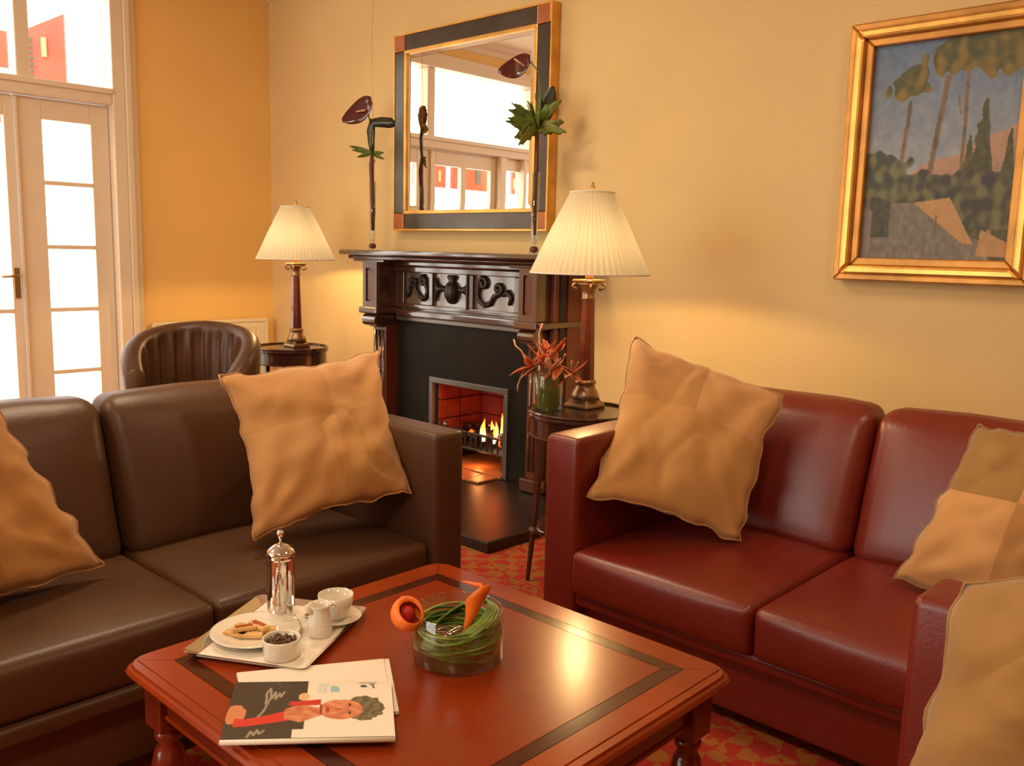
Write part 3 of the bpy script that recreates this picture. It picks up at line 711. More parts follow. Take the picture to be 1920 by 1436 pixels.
def lamp(x, y, label, tilt=0):
    t = thing('table_lamp', label, 'table lamp', (x, y, TH), group='table lamps with cream shades')
    z = TH
    obj('base', lathe([(0.085, 0.0), (0.088, 0.008), (0.085, 0.020), (0.070, 0.028), (0.066, 0.036)], 4, (x, y, z), rot0=PI/4), M['lampmetal'], t, bevel=0.003)
    obj('foot', lathe([(0.062, 0.036), (0.058, 0.060), (0.044, 0.085), (0.040, 0.100), (0.046, 0.106), (0.046, 0.114), (0.038, 0.120)], 24, (x, y, z)), M['lampmetal'], t, smooth=True)
    obj('column', lathe([(0.037, 0.120), (0.036, 0.16), (0.027, 0.455)], 8, (x, y, z), rot0=PI/8), M['lampcol'], t)
    obj('capital', lathe([(0.027, 0.455), (0.031, 0.460), (0.027, 0.468), (0.029, 0.49), (0.040, 0.515), (0.052, 0.525)], 20, (x, y, z)), M['lampmetal'], t, smooth=True)
    for sx in (-1, 1):
        for sy in (-1, 1):
            P = [(x+sx*(0.030+0.018*math.cos(a)), y+sy*(0.030+0.018*math.cos(a)), z+0.512+0.014*math.sin(a)) for a in np.linspace(-PI/2, PI*0.9, 9)]
            obj('volute', tube(P, 0.006, 6), M['lampmetal'], t, smooth=True)
    obj('cap_plate', box(x-0.050, x+0.050, y-0.050, y+0.050, z+0.530, z+0.540), M['brass'], t, bevel=0.002)
    obj('socket', lathe([(0.017, 0.540), (0.017, 0.560), (0.020, 0.565), (0.019, 0.586)], 16, (x, y, z)), M['brass'], t, smooth=True)
    obj('bulb', lathe([(0.012, 0.585), (0.018, 0.595), (0.028, 0.612), (0.030, 0.628), (0.022, 0.648), (0.0, 0.656)], 16, (x, y, z), cap=False), M['bulb'], t, smooth=True)
    # pleated shade (open top and bottom)
    NP = 120
    prof = [(0.247, 0.562), (0.240, 0.578), (0.168, 0.735), (0.093, 0.888), (0.090, 0.896)]
    bm = lathe(prof, NP, (x, y, z), cap=False, mod=lambda i, zz: 1+(0.014 if i % 2 else -0.006))
    sh = obj('lamp_shade', bm, M['shade'], t)
    for (r, zq) in ((0.2475, 0.564), (0.0915, 0.894)):
        P = [(x+r*math.cos(a), y+r*math.sin(a), z+zq) for a in np.linspace(0, 2*PI, 49)]
        obj('shade_binding', tube(P, 0.0035, 6), M['linen'], sh, smooth=True)
    bm = bmesh.new()
    for k in range(3):
        a = k*2*PI/3+0.4; tube([(x, y, z+0.885), (x+0.09*math.cos(a), y+0.09*math.sin(a), z+0.890)], 0.0022, 5, bm)
    for s in (-1, 1): tube([(x+s*0.018, y, z+0.57), (x+s*0.05, y, z+0.70), (x+s*0.045, y, z+0.80), (x, y, z+0.885)], 0.002, 5, bm)
    obj('harp', bm, M['brass'], t)
    obj('finial', lathe([(0.004, 0.885), (0.004, 0.905), (0.012, 0.910), (0.013, 0.916), (0.006, 0.924), (0.008, 0.932), (0.0, 0.940)], 12, (x, y, z)), M['brass'], t, smooth=True)
    point('lamp_light', (x, y, z+0.625), LAMP_POWER, LAMP_COL, 0.02)
    return t
lamp(-2.335, 2.955, 'nearer, larger in view, of the two cream-shaded table lamps, beside the red sofa')
lamp(-4.985, 3.275, 'cream-shaded table lamp with wood column in the room corner')

# ------------------------------------------------------------------ tub chair
tc_ = thing('tub_chair', 'dark brown leather tub chair with gathered back, behind the brown sofa', 'armchair', (-4.635, 2.375, 0), math.atan2(-0.66, 0.75))
def horseshoe(ro, ri, top, bot, a0, a1, n, m, name, pleat=0.0, smooth=True, half_top=True):
    bm = bmesh.new(); secs = []
    for i in range(n+1):
        k = i/n; a = a0+(a1-a0)*k; s = abs(k-0.5)*2
        zt = top(s); er = pleat*(math.sin(k*2*PI*11)+0.5*math.sin(k*2*PI*23+1))*(1 if s < 0.7 else 0.2)
        mid = (ro+ri)/2; hw = (ro-ri)/2
        P = [(ro-0.03, bot), (ro, zt*0.6), (ro+0.012, zt-0.05)]
        for q in range(7):
            b = PI*q/6; P.append((mid+(hw+0.008)*math.cos(b), zt-0.045+0.045*math.sin(b)))
        P += [(ri-er-0.004, zt-0.07), (ri-er-0.02, zt-0.15), (ri-er*0.6-0.02, zt*0.6), (ri, bot)]
        secs.append([bm.verts.new((r*math.cos(a), r*math.sin(a), z)) for r, z in P])
    for A, B in zip(secs, secs[1:]):
        for j in range(len(A)-1): bm.faces.new((A[j], A[j+1], B[j+1], B[j]))
        bm.faces.new((A[-1], A[0], B[0], B[-1]))
    bm.faces.new(secs[0]); bm.faces.new(secs[-1][::-1])
    return obj(name, bm, m, tc_, smooth=smooth, local=True)
tubtop = lambda s: 0.905-0.10*s**1.5-0.13*s**4
horseshoe(0.352, 0.265, tubtop, 0.10, math.radians(180-128), math.radians(180+128), 110, M['brown'], 'tub_shell', 0.011)
obj('seat', soft(-0.22, 0.32, -0.245, 0.245, 0.26, 0.46, 0.05, (0.02, 0, 0, 0, 0.03, 0)), M['brown'], tc_, smooth=True, local=True)
obj('seat_base', soft(-0.24, 0.30, -0.245, 0.245, 0.09, 0.26, 0.02), M['brown'], tc_, smooth=True, local=True)
for sx in (-0.22, 0.28):
    for sy in (-0.22, 0.22): obj('leg', lathe([(0.014, 0), (0.022, 0.10)], 10, (sx, sy, 0)), M['black'], tc_, local=True)

# ------------------------------------------------------------------ sofas
def sofa(name, label, loc, rz, m, nseat, sw, aw, seat_y, sz, az, bz, by0, by1, bd, cat='sofa', crown=0.02):
    """front faces local -y; x runs from the left arm's outer side"""
    t = thing(name, label, cat, loc, rz)
    tot = nseat*sw+2*aw; back = by1+bd
    def P(n, bm): return obj(n, bm, m, t, smooth=True, local=True)
    P('arm', soft(0, aw, 0.0, back, 0.05, az, 0.018, (0.004, 0.004, 0, 0.006, 0.006, 0)))
    P('arm', soft(tot-aw, tot, 0.0, back, 0.05, az, 0.018, (0.004, 0.004, 0, 0.006, 0.006, 0)))
    P('base', soft(aw, tot-aw, 0.05, back-0.03, 0.05, sz-0.165, 0.012))
    P('front_rail', soft(aw, tot-aw, 0.004, 0.06, sz-0.20, sz-0.150, 0.016))
    P('back_frame', soft(aw, tot-aw, by1+0.06, back, 0.05, bz-0.06, 0.03))
    for k in range(nseat):
        x0 = aw+k*sw
        P('seat_cushion', soft(x0+0.002, x0+sw-0.002, seat_y, by0+0.10, sz-0.155, sz-0.010, 0.024, (0, 0, 0, 0.016, crown, 0), m=9, wob=0.004, seed=k))
        def lean(v, a=by0, b=by1, z0=sz, z1=bz):
            kk = (v.z-z0)/(z1-z0)
            return (v.x, v.y+(b-a)*kk, v.z)
        P('back_cushion', soft(x0+0.003, x0+sw-0.003, by0, by0+0.17, sz-0.03, bz, 0.055, (0, 0, 0, 0.030, 0.012, 0), m=9, lean=lean, wob=0.005, seed=k+5))
    for x in (0.06, tot-0.06):
        for y in (0.06, back-0.06): obj('leg', lathe([(0.020, 0.0), (0.026, 0.055)], 12, (x, y, 0)), M['black'], t, local=True)
    return t
sofa('leather_sofa', 'oxblood red leather sofa below the gilt-framed painting', (-1.86, 2.16, 0), 0, M['red'], 3, 0.635, 0.135, -0.022, 0.420, 0.768, 0.868, 0.585, 0.735, 0.17)
sofa('leather_sofa', 'dark brown leather sofa along the left side of the room', (-2.065, 0.25, 0), PI/2, M['brown'], 2, 0.745, 0.125, 0.025, 0.420, 0.768, 0.868, 0.545, 0.695, 0.17)
# armchair at the right, its far arm in view under the big cushion; faces the coffee table
sofa('leather_armchair', 'oxblood red leather armchair at the right end of the coffee table', (-0.50, 1.715, 0), -PI/2, M['red'], 1, 0.92, 0.15, 0.03, 0.42, 0.775, 0.86, 0.60, 0.72, 0.15, 'armchair')

# ------------------------------------------------------------------ cushions (suede, four patches)
def cushion(name, label, cor, th, seed, mats, seam=(0.5, 0.5), wr=0.015, pinch=0.09, flip=1):
    """cor: four corners TL, TR, BR, BL of the cushion as seen from the front"""
    TL, TR, BR, BL = [Vector(c) for c in cor]
    base = (TL+TR+BR+BL)/4; base.z = min(BL.z, BR.z)
    N = 34
    nrm = ((TR-TL).cross(BL-TL)).normalized()*flip
    bm = bmesh.new(); front, backv = {}, {}
    def pos(u, v, side):
        uu, vv = 2*u-1, 2*v-1
        pu = 0.5+0.5*uu*(1-pinch*(1-vv*vv)); pv = 0.5+0.5*vv*(1-pinch*(1-uu*uu))
        p = TL*(1-pu)*(1-pv)+TR*pu*(1-pv)+BR*pu*pv+BL*(1-pu)*pv
        f = ((1-abs(uu)**2.2)*(1-abs(vv)**2.2))**0.55
        n = nz_(u*3.2+seed, v*3.2, seed*1.7)+0.45*nz_(u*7+seed, v*7, seed)-0.9*math.exp(-(nz_(u*2.6+v*1.5+seed, v*2.6-u, seed+8)/0.05)**2)*0.35
        # folds running in from the corners
        fold = 0
        for (cu, cv, k) in ((0, 0, 3), (1, 0, 4), (1, 1, 5), (0, 1, 4)):
            du, dv = u-cu, v-cv; rr = math.hypot(du, dv); a = math.atan2(abs(dv), abs(du))
            fold += math.sin(a*k*2.2+seed+cu*2)*math.exp(-((rr-0.22)/0.16)**2)
        seamd = min(abs(u-seam[0]+0.02*(v-0.5)), abs(v-seam[1]))
        grv = -0.004*math.exp(-(seamd/0.012)**2)
        q = p+nrm*side*(th*0.5*f+f*(wr*n*2.0+wr*0.9*fold)+(grv if side > 0 else 0)*min(1, f*3))
        edge = 1-min(1, f*2)
        q += Vector((nz_(u*9, v*9, seed+2), nz_(u*9, v*9, seed+5), nz_(u*9, v*9, seed+9)))*0.018*edge
        return q
    for i in range(N+1):
        for j in range(N+1):
            u, v = i/N, j/N
            if i in (0, N) or j in (0, N):
                front[i, j] = backv[i, j] = bm.verts.new((pos(u, v, 1)+pos(u, v, -1))/2)
            else:
                front[i, j] = bm.verts.new(pos(u, v, 1)); backv[i, j] = bm.verts.new(pos(u, v, -1))
    for i in range(N):
        for j in range(N):
            for s, g in ((1, front), (0, backv)):
                f = bm.faces.new((g[i, j], g[i+1, j], g[i+1, j+1], g[i, j+1]) if s else (g[i, j+1], g[i+1, j+1], g[i+1, j], g[i, j]))
                f.smooth = True
                f.material_index = ((0 if (i+0.5)/N < seam[0] else 1)+(0 if (j+0.5)/N < seam[1] else 2))
    rim = [pos(i/N, 0, 1) for i in range(N)]+[pos(1, j/N, 1) for j in range(N)]+[pos(1-i/N, 1, 1) for i in range(N)]+[pos(0, 1-j/N, 1) for j in range(N+1)]
    t = thing(name, label, 'cushion', base, group='tan suede patchwork cushions')
    obj('cushion_cover', bm, None, t, smooth=True, mats=mats)
    obj('piping', tube(rim, 0.0030, 6), mats[0], t, smooth=True)
    return t
a, b, c_, d_ = M['suede1'], M['suede2'], M['suede3'], M['suede4']
cushion('suede_cushion', 'tan suede cushion leaning in the fireplace end of the brown sofa',
        [(-2.57, 1.405, 0.945), (-2.57, 2.04, 0.995), (-2.16, 1.855, 0.560), (-2.30, 1.355, 0.475)], 0.19, 1.3, [a, c_, c_, a], (0.52, 0.42), pinch=0.12)
cushion('suede_cushion', 'tan suede cushion cut off by the left edge, on the brown sofa',
        [(-2.55, 0.30, 0.90), (-2.56, 0.76, 0.93), (-2.44, 0.975, 0.46), (-2.34, 0.36, 0.44)], 0.19, 4.1, [a, a, b, a], (0.6, 0.6), pinch=0.05)
cushion('suede_cushion', 'upright tan suede cushion against the left arm of the red sofa',
        [(-1.93, 2.72, 1.045), (-1.335, 2.75, 0.905), (-1.36, 2.56, 0.43), (-1.675, 2.16, 0.60)], 0.17, 7.7, [b, c_, a, a], (0.55, 0.42), pinch=0.07)
cushion('suede_cushion', 'two-tone checked tan suede cushion at the right end of the red sofa',
        [(-0.735, 2.72, 0.90), (-0.28, 2.72, 0.88), (-0.28, 2.50, 0.42), (-0.875, 2.55, 0.445)], 0.17, 2.9, [d_, c_, c_, b], (0.40, 0.42), pinch=0.05)
cushion('suede_cushion', 'large ochre suede cushion in the bottom right corner on the armchair',
        [(-0.375, 1.42, 0.885), (0.12, 1.45, 1.02), (0.14, 1.20, 0.47), (-0.43, 1.24, 0.455)], 0.22, 5.5, [d_, d_, d_, d_], (0.5, 0.5), wr=0.024, pinch=0.04)

# ------------------------------------------------------------------ coffee table
TX0, TX1, TY0, TY1, TZ = -1.872, -0.893, 0.765, 1.712, 0.45
ct = thing('coffee_table', 'square cherry-wood coffee table with a dark inlaid band', 'coffee table', ((TX0+TX1)/2, (TY0+TY1)/2, 0))
def clipped(ins, c=0.050):
    x0, x1, y0, y1 = TX0+ins, TX1-ins, TY0+ins, TY1-ins; P = []
    for (cx, cy, a0) in ((x1-c, y1-c, 0), (x0+c, y1-c, 90), (x0+c, y0+c, 180), (x1-c, y0+c, 270)):
        for k in range(5):
            a = math.radians(a0+k*22.5); P.append((cx+c*math.cos(a), cy+c*math.sin(a)))
    return P
bm = bmesh.new(); levels = [(0.030, TZ-0.036), (0.012, TZ-0.034), (0.004, TZ-0.026), (0.000, TZ-0.018), (0.004, TZ-0.011), (0.010, TZ-0.008), (0.012, TZ-0.002)]
rings = [[bm.verts.new((x, y, z)) for x, y in clipped(i)] for i, z in levels]
for A, B in zip(rings, rings[1:]):
    n = len(A)
    for k in range(n): bm.faces.new((A[k], A[(k+1) % n], B[(k+1) % n], B[k]))
bm.faces.new(rings[0][::-1]); bm.faces.new(rings[-1])
obj('tabletop', bm, M['cherry2'], ct, smooth=False)
I0, I1 = 0.088, 0.122
def mitre(i0, i1, name, m, z0, z1, rnd=False):
    x0, x1, y0, y1 = TX0+i0, TX1-i0, TY0+i0, TY1-i0; X0, X1, Y0, Y1 = TX0+i1, TX1-i1, TY0+i1, TY1-i1; g = 0.0006
    for poly in ([(x0+g, y0), (x1-g, y0), (X1-g, Y0-g), (X0+g, Y0-g)], [(x0+g, y1), (X0+g, Y1+g), (X1-g, Y1+g), (x1-g, y1)], [(x0, y0+g), (X0-g, Y0+g), (X0-g, Y1-g), (x0, y1-g)], [(x1, y0+g), (x1, y1-g), (X1+g, Y1-g), (X1+g, Y0+g)]):
        obj(name, prism(poly, z0, z1), m, ct)
mitre(0.032, I0-0.001, 'border_board', M['cherry2'], TZ-0.002, TZ)
mitre(I0, I1, 'inlay_strip', M['inlay'], TZ-0.002, TZ)
obj('centre_panel', box(TX0+I1+0.001, TX1-I1-0.001, TY0+I1+0.001, TY1-I1-0.001, TZ-0.002, TZ), M['cherry'], ct)
ai = 0.055
for (x0, x1, y0, y1) in ((TX0+ai, TX1-ai, TY0+ai, TY0+ai+0.02), (TX0+ai, TX1-ai, TY1-ai-0.02, TY1-ai), (TX0+ai, TX0+ai+0.02, TY0+ai+0.02, TY1-ai-0.02), (TX1-ai-0.02, TX1-ai, TY0+ai+0.02, TY1-ai-0.02)):
    ap = obj('apron', box(x0, x1, y0, y1, TZ-0.115, TZ-0.036), M['cherryleg'], ct, bevel=0.003)
    dx = 0.004
    obj('bead', box(x0-dx, x1+dx, y0-dx, y1+dx, TZ-0.118, TZ-0.106), M['cherry2'], ap, bevel=0.003)
for (x, y) in ((TX0+0.075, TY0+0.075), (TX1-0.075, TY0+0.075), (TX0+0.075, TY1-0.075), (TX1-0.075, TY1-0.075)):
    lg = obj('leg', box(x-0.036, x+0.036, y-0.036, y+0.036, TZ-0.150, TZ-0.036), M['cherryleg'], ct, bevel=0.004)
    obj('turned_shaft', lathe([(0.022, 0.0), (0.026, 0.02), (0.020, 0.04), (0.024, 0.07), (0.036, 0.16), (0.038, 0.21), (0.030, 0.245), (0.020, 0.262), (0.030, 0.275), (0.030, 0.285), (0.022, 0.300)], 20, (x, y, 0)), M['cherryleg'], lg, smooth=True)

# ------------------------------------------------------------------ things on the coffee table
ZT = TZ+0.0005
def rot2(cx, cy, a):
    ca, sa = math.cos(a), math.sin(a)
    return lambda u, v: (cx+u*ca-v*sa, cy+u*sa+v*ca)
# tray
TA = math.radians(30)
tc0 = (-1.737, 1.088)
tray = thing('serving_tray', 'rectangular polished metal tray holding the coffee things', 'tray', (*tc0, ZT), TA)
hu, hv = 0.148, 0.172
def rrect(hu, hv, c, n=5):
    P = []
    for (cx, cy, a0) in ((hu-c, hv-c, 0), (-hu+c, hv-c, 90), (-hu+c, -hv+c, 180), (hu-c, -hv+c, 270)):
        for k in range(n):
            a = math.radians(a0+k*90/(n-1)); P.append((cx+c*math.cos(a), cy+c*math.sin(a)))
    return P
def loft(levels, name, m, parent, capb=True, capt=False, smooth=False):
    bm = bmesh.new(); rings = [[bm.verts.new((x, y, z)) for x, y in P] for P, z in levels]
    for A, B in zip(rings, rings[1:]):
        n = len(A)
        for k in range(n): bm.faces.new((A[k], A[(k+1) % n], B[(k+1) % n], B[k]))
    if capb: bm.faces.new(rings[0][::-1])
    if capt: bm.faces.new(rings[-1])
    return obj(name, bm, m, parent, smooth=smooth, local=True)
loft([(rrect(hu-0.022, hv-0.022, 0.010), 0.0), (rrect(hu-0.006, hv-0.006, 0.014), 0.010), (rrect(hu, hv, 0.016), 0.014), (rrect(hu+0.001, hv+0.001, 0.016), 0.0165), (rrect(hu-0.006, hv-0.006, 0.014), 0.0125), (rrect(hu-0.022, hv-0.022, 0.010), 0.003)], 'tray_body', M['chrome'], tray, capt=True)
nap = thing('tray_napkin', 'white linen napkin lining the metal tray', 'napkin', (tc0[0], tc0[1], ZT+0.004), TA)
obj('cloth', box(-0.118, 0.136, -0.160, 0.155, 0, 0.002), M['linen'], nap, local=True)
ZN = ZT+0.0065
TP = rot2(tc0[0], tc0[1], TA)
# cafetiere
px_, py_ = -1.818, 1.142
po = thing('coffee_pot', 'tall cylindrical polished steel coffee pot with ball knob on the tray', 'coffee pot', (px_, py_, ZN))
obj('body', lathe([(0.0315, 0.0), (0.033, 0.004), (0.033, 0.145), (0.034, 0.150), (0.033, 0.156), (0.0, 0.156)], 36, (0, 0, 0)), M['chrome'], po, smooth=False, local=True)
obj('lid', lathe([(0.036, 0.156), (0.037, 0.160), (0.033, 0.168), (0.018, 0.178), (0.008, 0.182), (0.0, 0.183)], 32), M['chrome'], po, smooth=True, local=True)
obj('knob', lathe([(0.0035, 0.182), (0.0035, 0.196), (0.008, 0.200), (0.0100, 0.207), (0.007, 0.214), (0.0, 0.217)], 16), M['chrome'], po, smooth=True, local=True)
obj('spout', tube([(0.028, 0.0, 0.148), (0.042, 0, 0.156), (0.046, 0, 0.160)], [0.008, 0.006, 0.004], 8), M['chrome'], po, smooth=True, local=True)
obj('handle', tube([(-0.032, 0, 0.135), (-0.055, 0, 0.135), (-0.062, 0, 0.12), (-0.062, 0, 0.05), (-0.055, 0, 0.035), (-0.032, 0, 0.035)], 0.0045, 8), M['chrome'], po, smooth=True, local=True)
po.rotation_euler = (0, 0, math.radians(140))
# plate and biscuits
pl = thing('plate', 'round white china plate of shortbread biscuits at the left of the tray', 'plate', (-1.755, 1.035, ZN))
obj('china', lathe([(0.045, 0.0), (0.048, 0.002), (0.070, 0.006), (0.100, 0.016), (0.102, 0.018), (0.098, 0.0185), (0.068, 0.010), (0.045, 0.006), (0.0, 0.006)], 44), M['china'], pl, smooth=True, local=True)
def biscuit(x, y, z, a, lb, sx=0.055, sy=0.020, tilt=0.0, jam=False):
    t = thing('biscuit', lb, 'biscuit', (x, y, z), a, 'biscuits on the white plate')
    t.rotation_euler = (tilt, 0, a)
    obj('shortbread', box(-sx/2, sx/2, -sy/2, sy/2, 0, 0.010), M['biscuit'], t, local=True, bevel=0.002)
    if jam: obj('jam', box(-sx*0.35, sx*0.35, -sy*0.25, sy*0.25, 0.010, 0.0118), M['jam'], t, local=True)
    else:
        for k in range(4): obj('prick_mark', lathe([(0.0012, 0.0098), (0.0012, 0.0103)], 6, (-sx*0.3+k*sx*0.2, 0, 0)), M['jam'], t, local=True)
bz = ZN+0.0075
biscuit(-1.775, 0.995, bz, 0.5, 'shortbread finger nearest the left rim of the plate')
biscuit(-1.745, 1.015, bz, 0.8, 'shortbread finger lying in front of the stack on the plate')
biscuit(-1.790, 1.030, bz, 0.3, 'shortbread finger at the back of the plate')
biscuit(-1.748, 1.052, bz, 1.0, 'shortbread finger towards the coffee pot side of the plate')
biscuit(-1.768, 1.012, bz+0.0105, 1.2, 'upper biscuit with a dark jam stripe, left on top of the others', jam=True)
biscuit(-1.757, 1.044, bz+0.0105, 0.1, 'upper biscuit with a dark jam stripe, right on top of the others', jam=True)
# ramekin
rk = thing('ramekin', 'small white china pot of brown sugar crystals at the front of the tray', 'ramekin', (-1.628, 1.022, ZN))
obj('pot', lathe([(0.036, 0.0), (0.039, 0.003), (0.041, 0.040), (0.0415, 0.043), (0.039, 0.044), (0.037, 0.040), (0.036, 0.030), (0.0, 0.030)], 40), M['china'], rk, smooth=True, local=True)
bm = bmesh.new(); rr = random.Random(5)
for k in range(90):
    r = 0.033*math.sqrt(rr.random()); a = rr.random()*2*PI; s = rr.uniform(0.002, 0.0042)
    m4 = Matrix.Translation((-1.628+r*math.cos(a), 1.022+r*math.sin(a), ZN+0.032+rr.uniform(0, 0.006)+0.004*(1-r/0.033)))@Matrix.Rotation(rr.random()*3, 4, 'X')@Matrix.Rotation(rr.random()*3, 4, 'Z')
    bmesh.ops.create_cube(bm, size=s*1.6, matrix=m4)
sg = obj('sugar_crystals', bm, M['bean']); tag(sg, 'brown sugar crystals heaped in the small white pot', 'sugar', kind='stuff')
# saucer, cup, milk jug
cxy = (-1.706, 1.222)
sc = thing('saucer', 'white china saucer under the cup at the back of the tray', 'saucer', (*cxy, ZN))
obj('china', lathe([(0.030, 0.0), (0.033, 0.002), (0.062, 0.011), (0.063, 0.013), (0.058, 0.0125), (0.030, 0.005), (0.0, 0.005)], 40), M['china'], sc, smooth=True, local=True)
cu = thing('tea_cup', 'wide white china cup behind the milk jug', 'cup', (cxy[0], cxy[1], ZN+0.0055), math.radians(120))
obj('bowl', lathe([(0.022, 0.0), (0.023, 0.004), (0.034, 0.018), (0.041, 0.040), (0.0425, 0.060), (0.0405, 0.060), (0.038, 0.040), (0.030, 0.018), (0.0, 0.010)], 40), M['china'], cu, smooth=True, local=True)
obj('handle', tube([(0.040, 0, 0.050), (0.056, 0, 0.052), (0.062, 0, 0.040), (0.055, 0, 0.026), (0.037, 0, 0.022)], 0.0035, 8), M['china'], cu, smooth=True, local=True)
jg = thing('milk_jug', 'slender white china milk jug standing in front of the cup', 'jug', (-1.660, 1.145, ZN), math.radians(-100))
obj('body', lathe([(0.024, 0.0), (0.026, 0.004), (0.029, 0.020), (0.027, 0.040), (0.022, 0.055), (0.024, 0.070), (0.0275, 0.076), (0.0255, 0.076), (0.020, 0.056), (0.024, 0.030), (0.0, 0.012)], 36), M['china'], jg, smooth=True, local=True)
obj('spout', tube([(0.020, 0, 0.062), (0.030, 0, 0.074), (0.036, 0, 0.079)], [0.010, 0.008, 0.003], 10), M['china'], jg, smooth=True, local=True)
obj('handle', tube([(-0.022, 0, 0.068), (-0.040, 0, 0.066), (-0.044, 0, 0.045), (-0.028, 0, 0.022)], 0.0035, 8), M['china'], jg, smooth=True, local=True)
sp = thing('teaspoon', 'small steel teaspoon lying beside the coffee pot', 'spoon', (-1.765, 1.185, ZN), math.radians(40))
obj('bowl', lathe([(0.0, 0.001), (0.008, 0.002), (0.011, 0.0045), (0.010, 0.005), (0.0, 0.003)], 16), M['chrome'], sp, smooth=True, local=True)
obj('handle', tube([(0.010, 0, 0.004), (0.03, 0, 0.006), (0.075, 0, 0.004)], [0.0015, 0.0015, 0.0028], 6), M['chrome'], sp, smooth=True, local=True)

# newspaper and magazine
def quad_slab(P, z0, z1):
    return prism([(p[0], p[1]) for p in P], z0, z1)
NW = [(-1.622, 0.909), (-1.452, 1.181), (-1.262, 1.052), (-1.405, 0.815)]
nw = thing('newspaper', 'folded white newspaper lying under the magazine', 'newspaper', (-1.44, 0.98, ZT))
obj('pages', quad_slab(NW, ZT, ZT+0.009), M['paper'], nw, bevel=0.002)
obj('top_sheet', quad_slab([(-1.616, 0.909), (-1.456, 1.168), (-1.292, 1.055), (-1.42, 0.83)], ZT+0.009, ZT+0.011), M['paper'], nw)
def mag(u, v):
    n = nz_(u*20, v*16); n2 = nz_(u*60, v*50, 4)
    c = (236, 226, 212)
    if u < 0.47+0.02*(v > 0.55)*0 and not (u > 0.40 and v > 0.86): c = (52, 42, 32)
    if u > 0.47 and v < 0.10: c = (232, 222, 205)
    # lettering of the cover: grey script and blue and dark words, turned with the page
    for (ax, ay, bx, by) in ((0.185, 0.66, 0.215, 0.55), (0.215, 0.55, 0.245, 0.30), (0.245, 0.30, 0.235, 0.13), (0.235, 0.13, 0.215, 0.22), (0.215, 0.22, 0.222, 0.42), (0.25, 0.33, 0.268, 0.20), (0.268, 0.20, 0.275, 0.34), (0.275, 0.34, 0.295, 0.22), (0.295, 0.22, 0.305, 0.30), (0.305, 0.30, 0.325, 0.20),
                             (0.15, 0.98, 0.165, 0.88), (0.165, 0.88, 0.185, 0.95), (0.185, 0.95, 0.20, 0.86), (0.20, 0.86, 0.215, 0.93), (0.215, 0.93, 0.24, 0.87)):
        if u < 0.36 and seg(u, v, ax, ay, bx, by, 0.0075): c = (150, 142, 126)
    for (ax, ay, bx, by) in ((0.80, 0.05, 0.90, 0.05), (0.82, 0.10, 0.84, 0.13), (0.88, 0.08, 0.885, 0.15), (0.86, 0.08, 0.89, 0.08)):
        if u > 0.7 and seg(u, v, ax, ay, bx, by, 0.007): c = (74, 84, 112)
    if 0.53 < u < 0.60 and 0.05 < v < 0.24 and n2 > -0.05: c = (190, 200, 205)
    if 0.61 < u < 0.67 and 0.10 < v < 0.22 and n > -0.3: c = (150, 190, 205)
    if 0.80 < u < 0.84 and 0.09 < v < 0.14: c = (60, 70, 95)
    # figure lying across the page: hand, red sleeve, shoulder, head, hair
    if ((u-0.05)/0.06)**2+((v-0.60)/0.16)**2 < 1+n*0.6: c = (205, 130, 84)
    if 0.05 < u < 0.42 and abs(v-(0.74-0.55*max(0, u-0.12)**1.15)) < 0.075-0.01*math.sin(u*12): c = (205, 42, 24)
    if 0.34 < u < 0.60 and abs(v-(0.60-0.10*(u-0.34))) < 0.06+0.20*max(0, 0.5-abs(u-0.44)*4): c = mixc((214, 150, 110), (190, 100, 66), 0.5+n)
    if 0.36 < u < 0.56 and v < 0.46 and abs(v-(0.44-0.2*(u-0.36))) < 0.05: c = (196, 36, 24)
    if ((u-0.45)/0.035)**2+((v-0.30)/0.07)**2 < 1: c = (222, 180, 130)
    if ((u-0.82)/0.125)**2+((v-0.52)/0.215)**2 < 1+0.3*n: c = mixc((84, 76, 58), (120, 112, 86), 0.5+math.sin(u*90+v*30+n*4)*0.5)
    if ((u-0.68)/0.135)**2+((v-0.535)/0.175)**2 < 1: c = mixc((220, 150, 112), (192, 106, 70), 0.45+n*0.8+(v-0.5)*1.4)
    for (ex, ey, rx, ry) in ((0.735, 0.46, 0.008, 0.026), (0.735, 0.60, 0.008, 0.026)):
        if ((u-ex)/rx)**2+((v-ey)/ry)**2 < 1: c = (70, 40, 28)
    if ((u-0.60)/0.012)**2+((v-0.54)/0.055)**2 < 1: c = (170, 54, 44)
    if ((u-0.67)/0.025)**2+((v-0.535)/0.018)**2 < 1: c = (180, 96, 62)
    if 0.55 < u < 0.60 and 0.44 < v < 0.62 and ((u-0.54)/0.03)**2+((v-0.53)/0.14)**2 < 1: c = (120, 60, 36)
    return tuple(max(0, min(255, x)) for x in c)
MG = [Vector((-1.560, 0.872, 0)), Vector((-1.350, 1.103, 0)), Vector((-1.181, 0.963, 0)), Vector((-1.388, 0.742, 0))]
MG[2] = MG[3]+(MG[1]-MG[0])
mg = thing('magazine', 'glossy magazine with a woman in red on its cover, on top of the newspaper', 'magazine', (-1.37, 0.92, ZT+0.011))
mz = ZT+0.0113
obj('pages', quad_slab(MG, mz, mz+0.010), M['paper2'], mg)
obj('spine', tube([(MG[3].x, MG[3].y, mz+0.005), (MG[2].x, MG[2].y, mz+0.005)], 0.0052, 8), M['paper'], mg, smooth=True)
canvas('front_cover', 200, 150, mag, (MG[0].x, MG[0].y, mz+0.0112), (MG[1]-MG[0]), (MG[3]-MG[0]), M['cover'], mg)

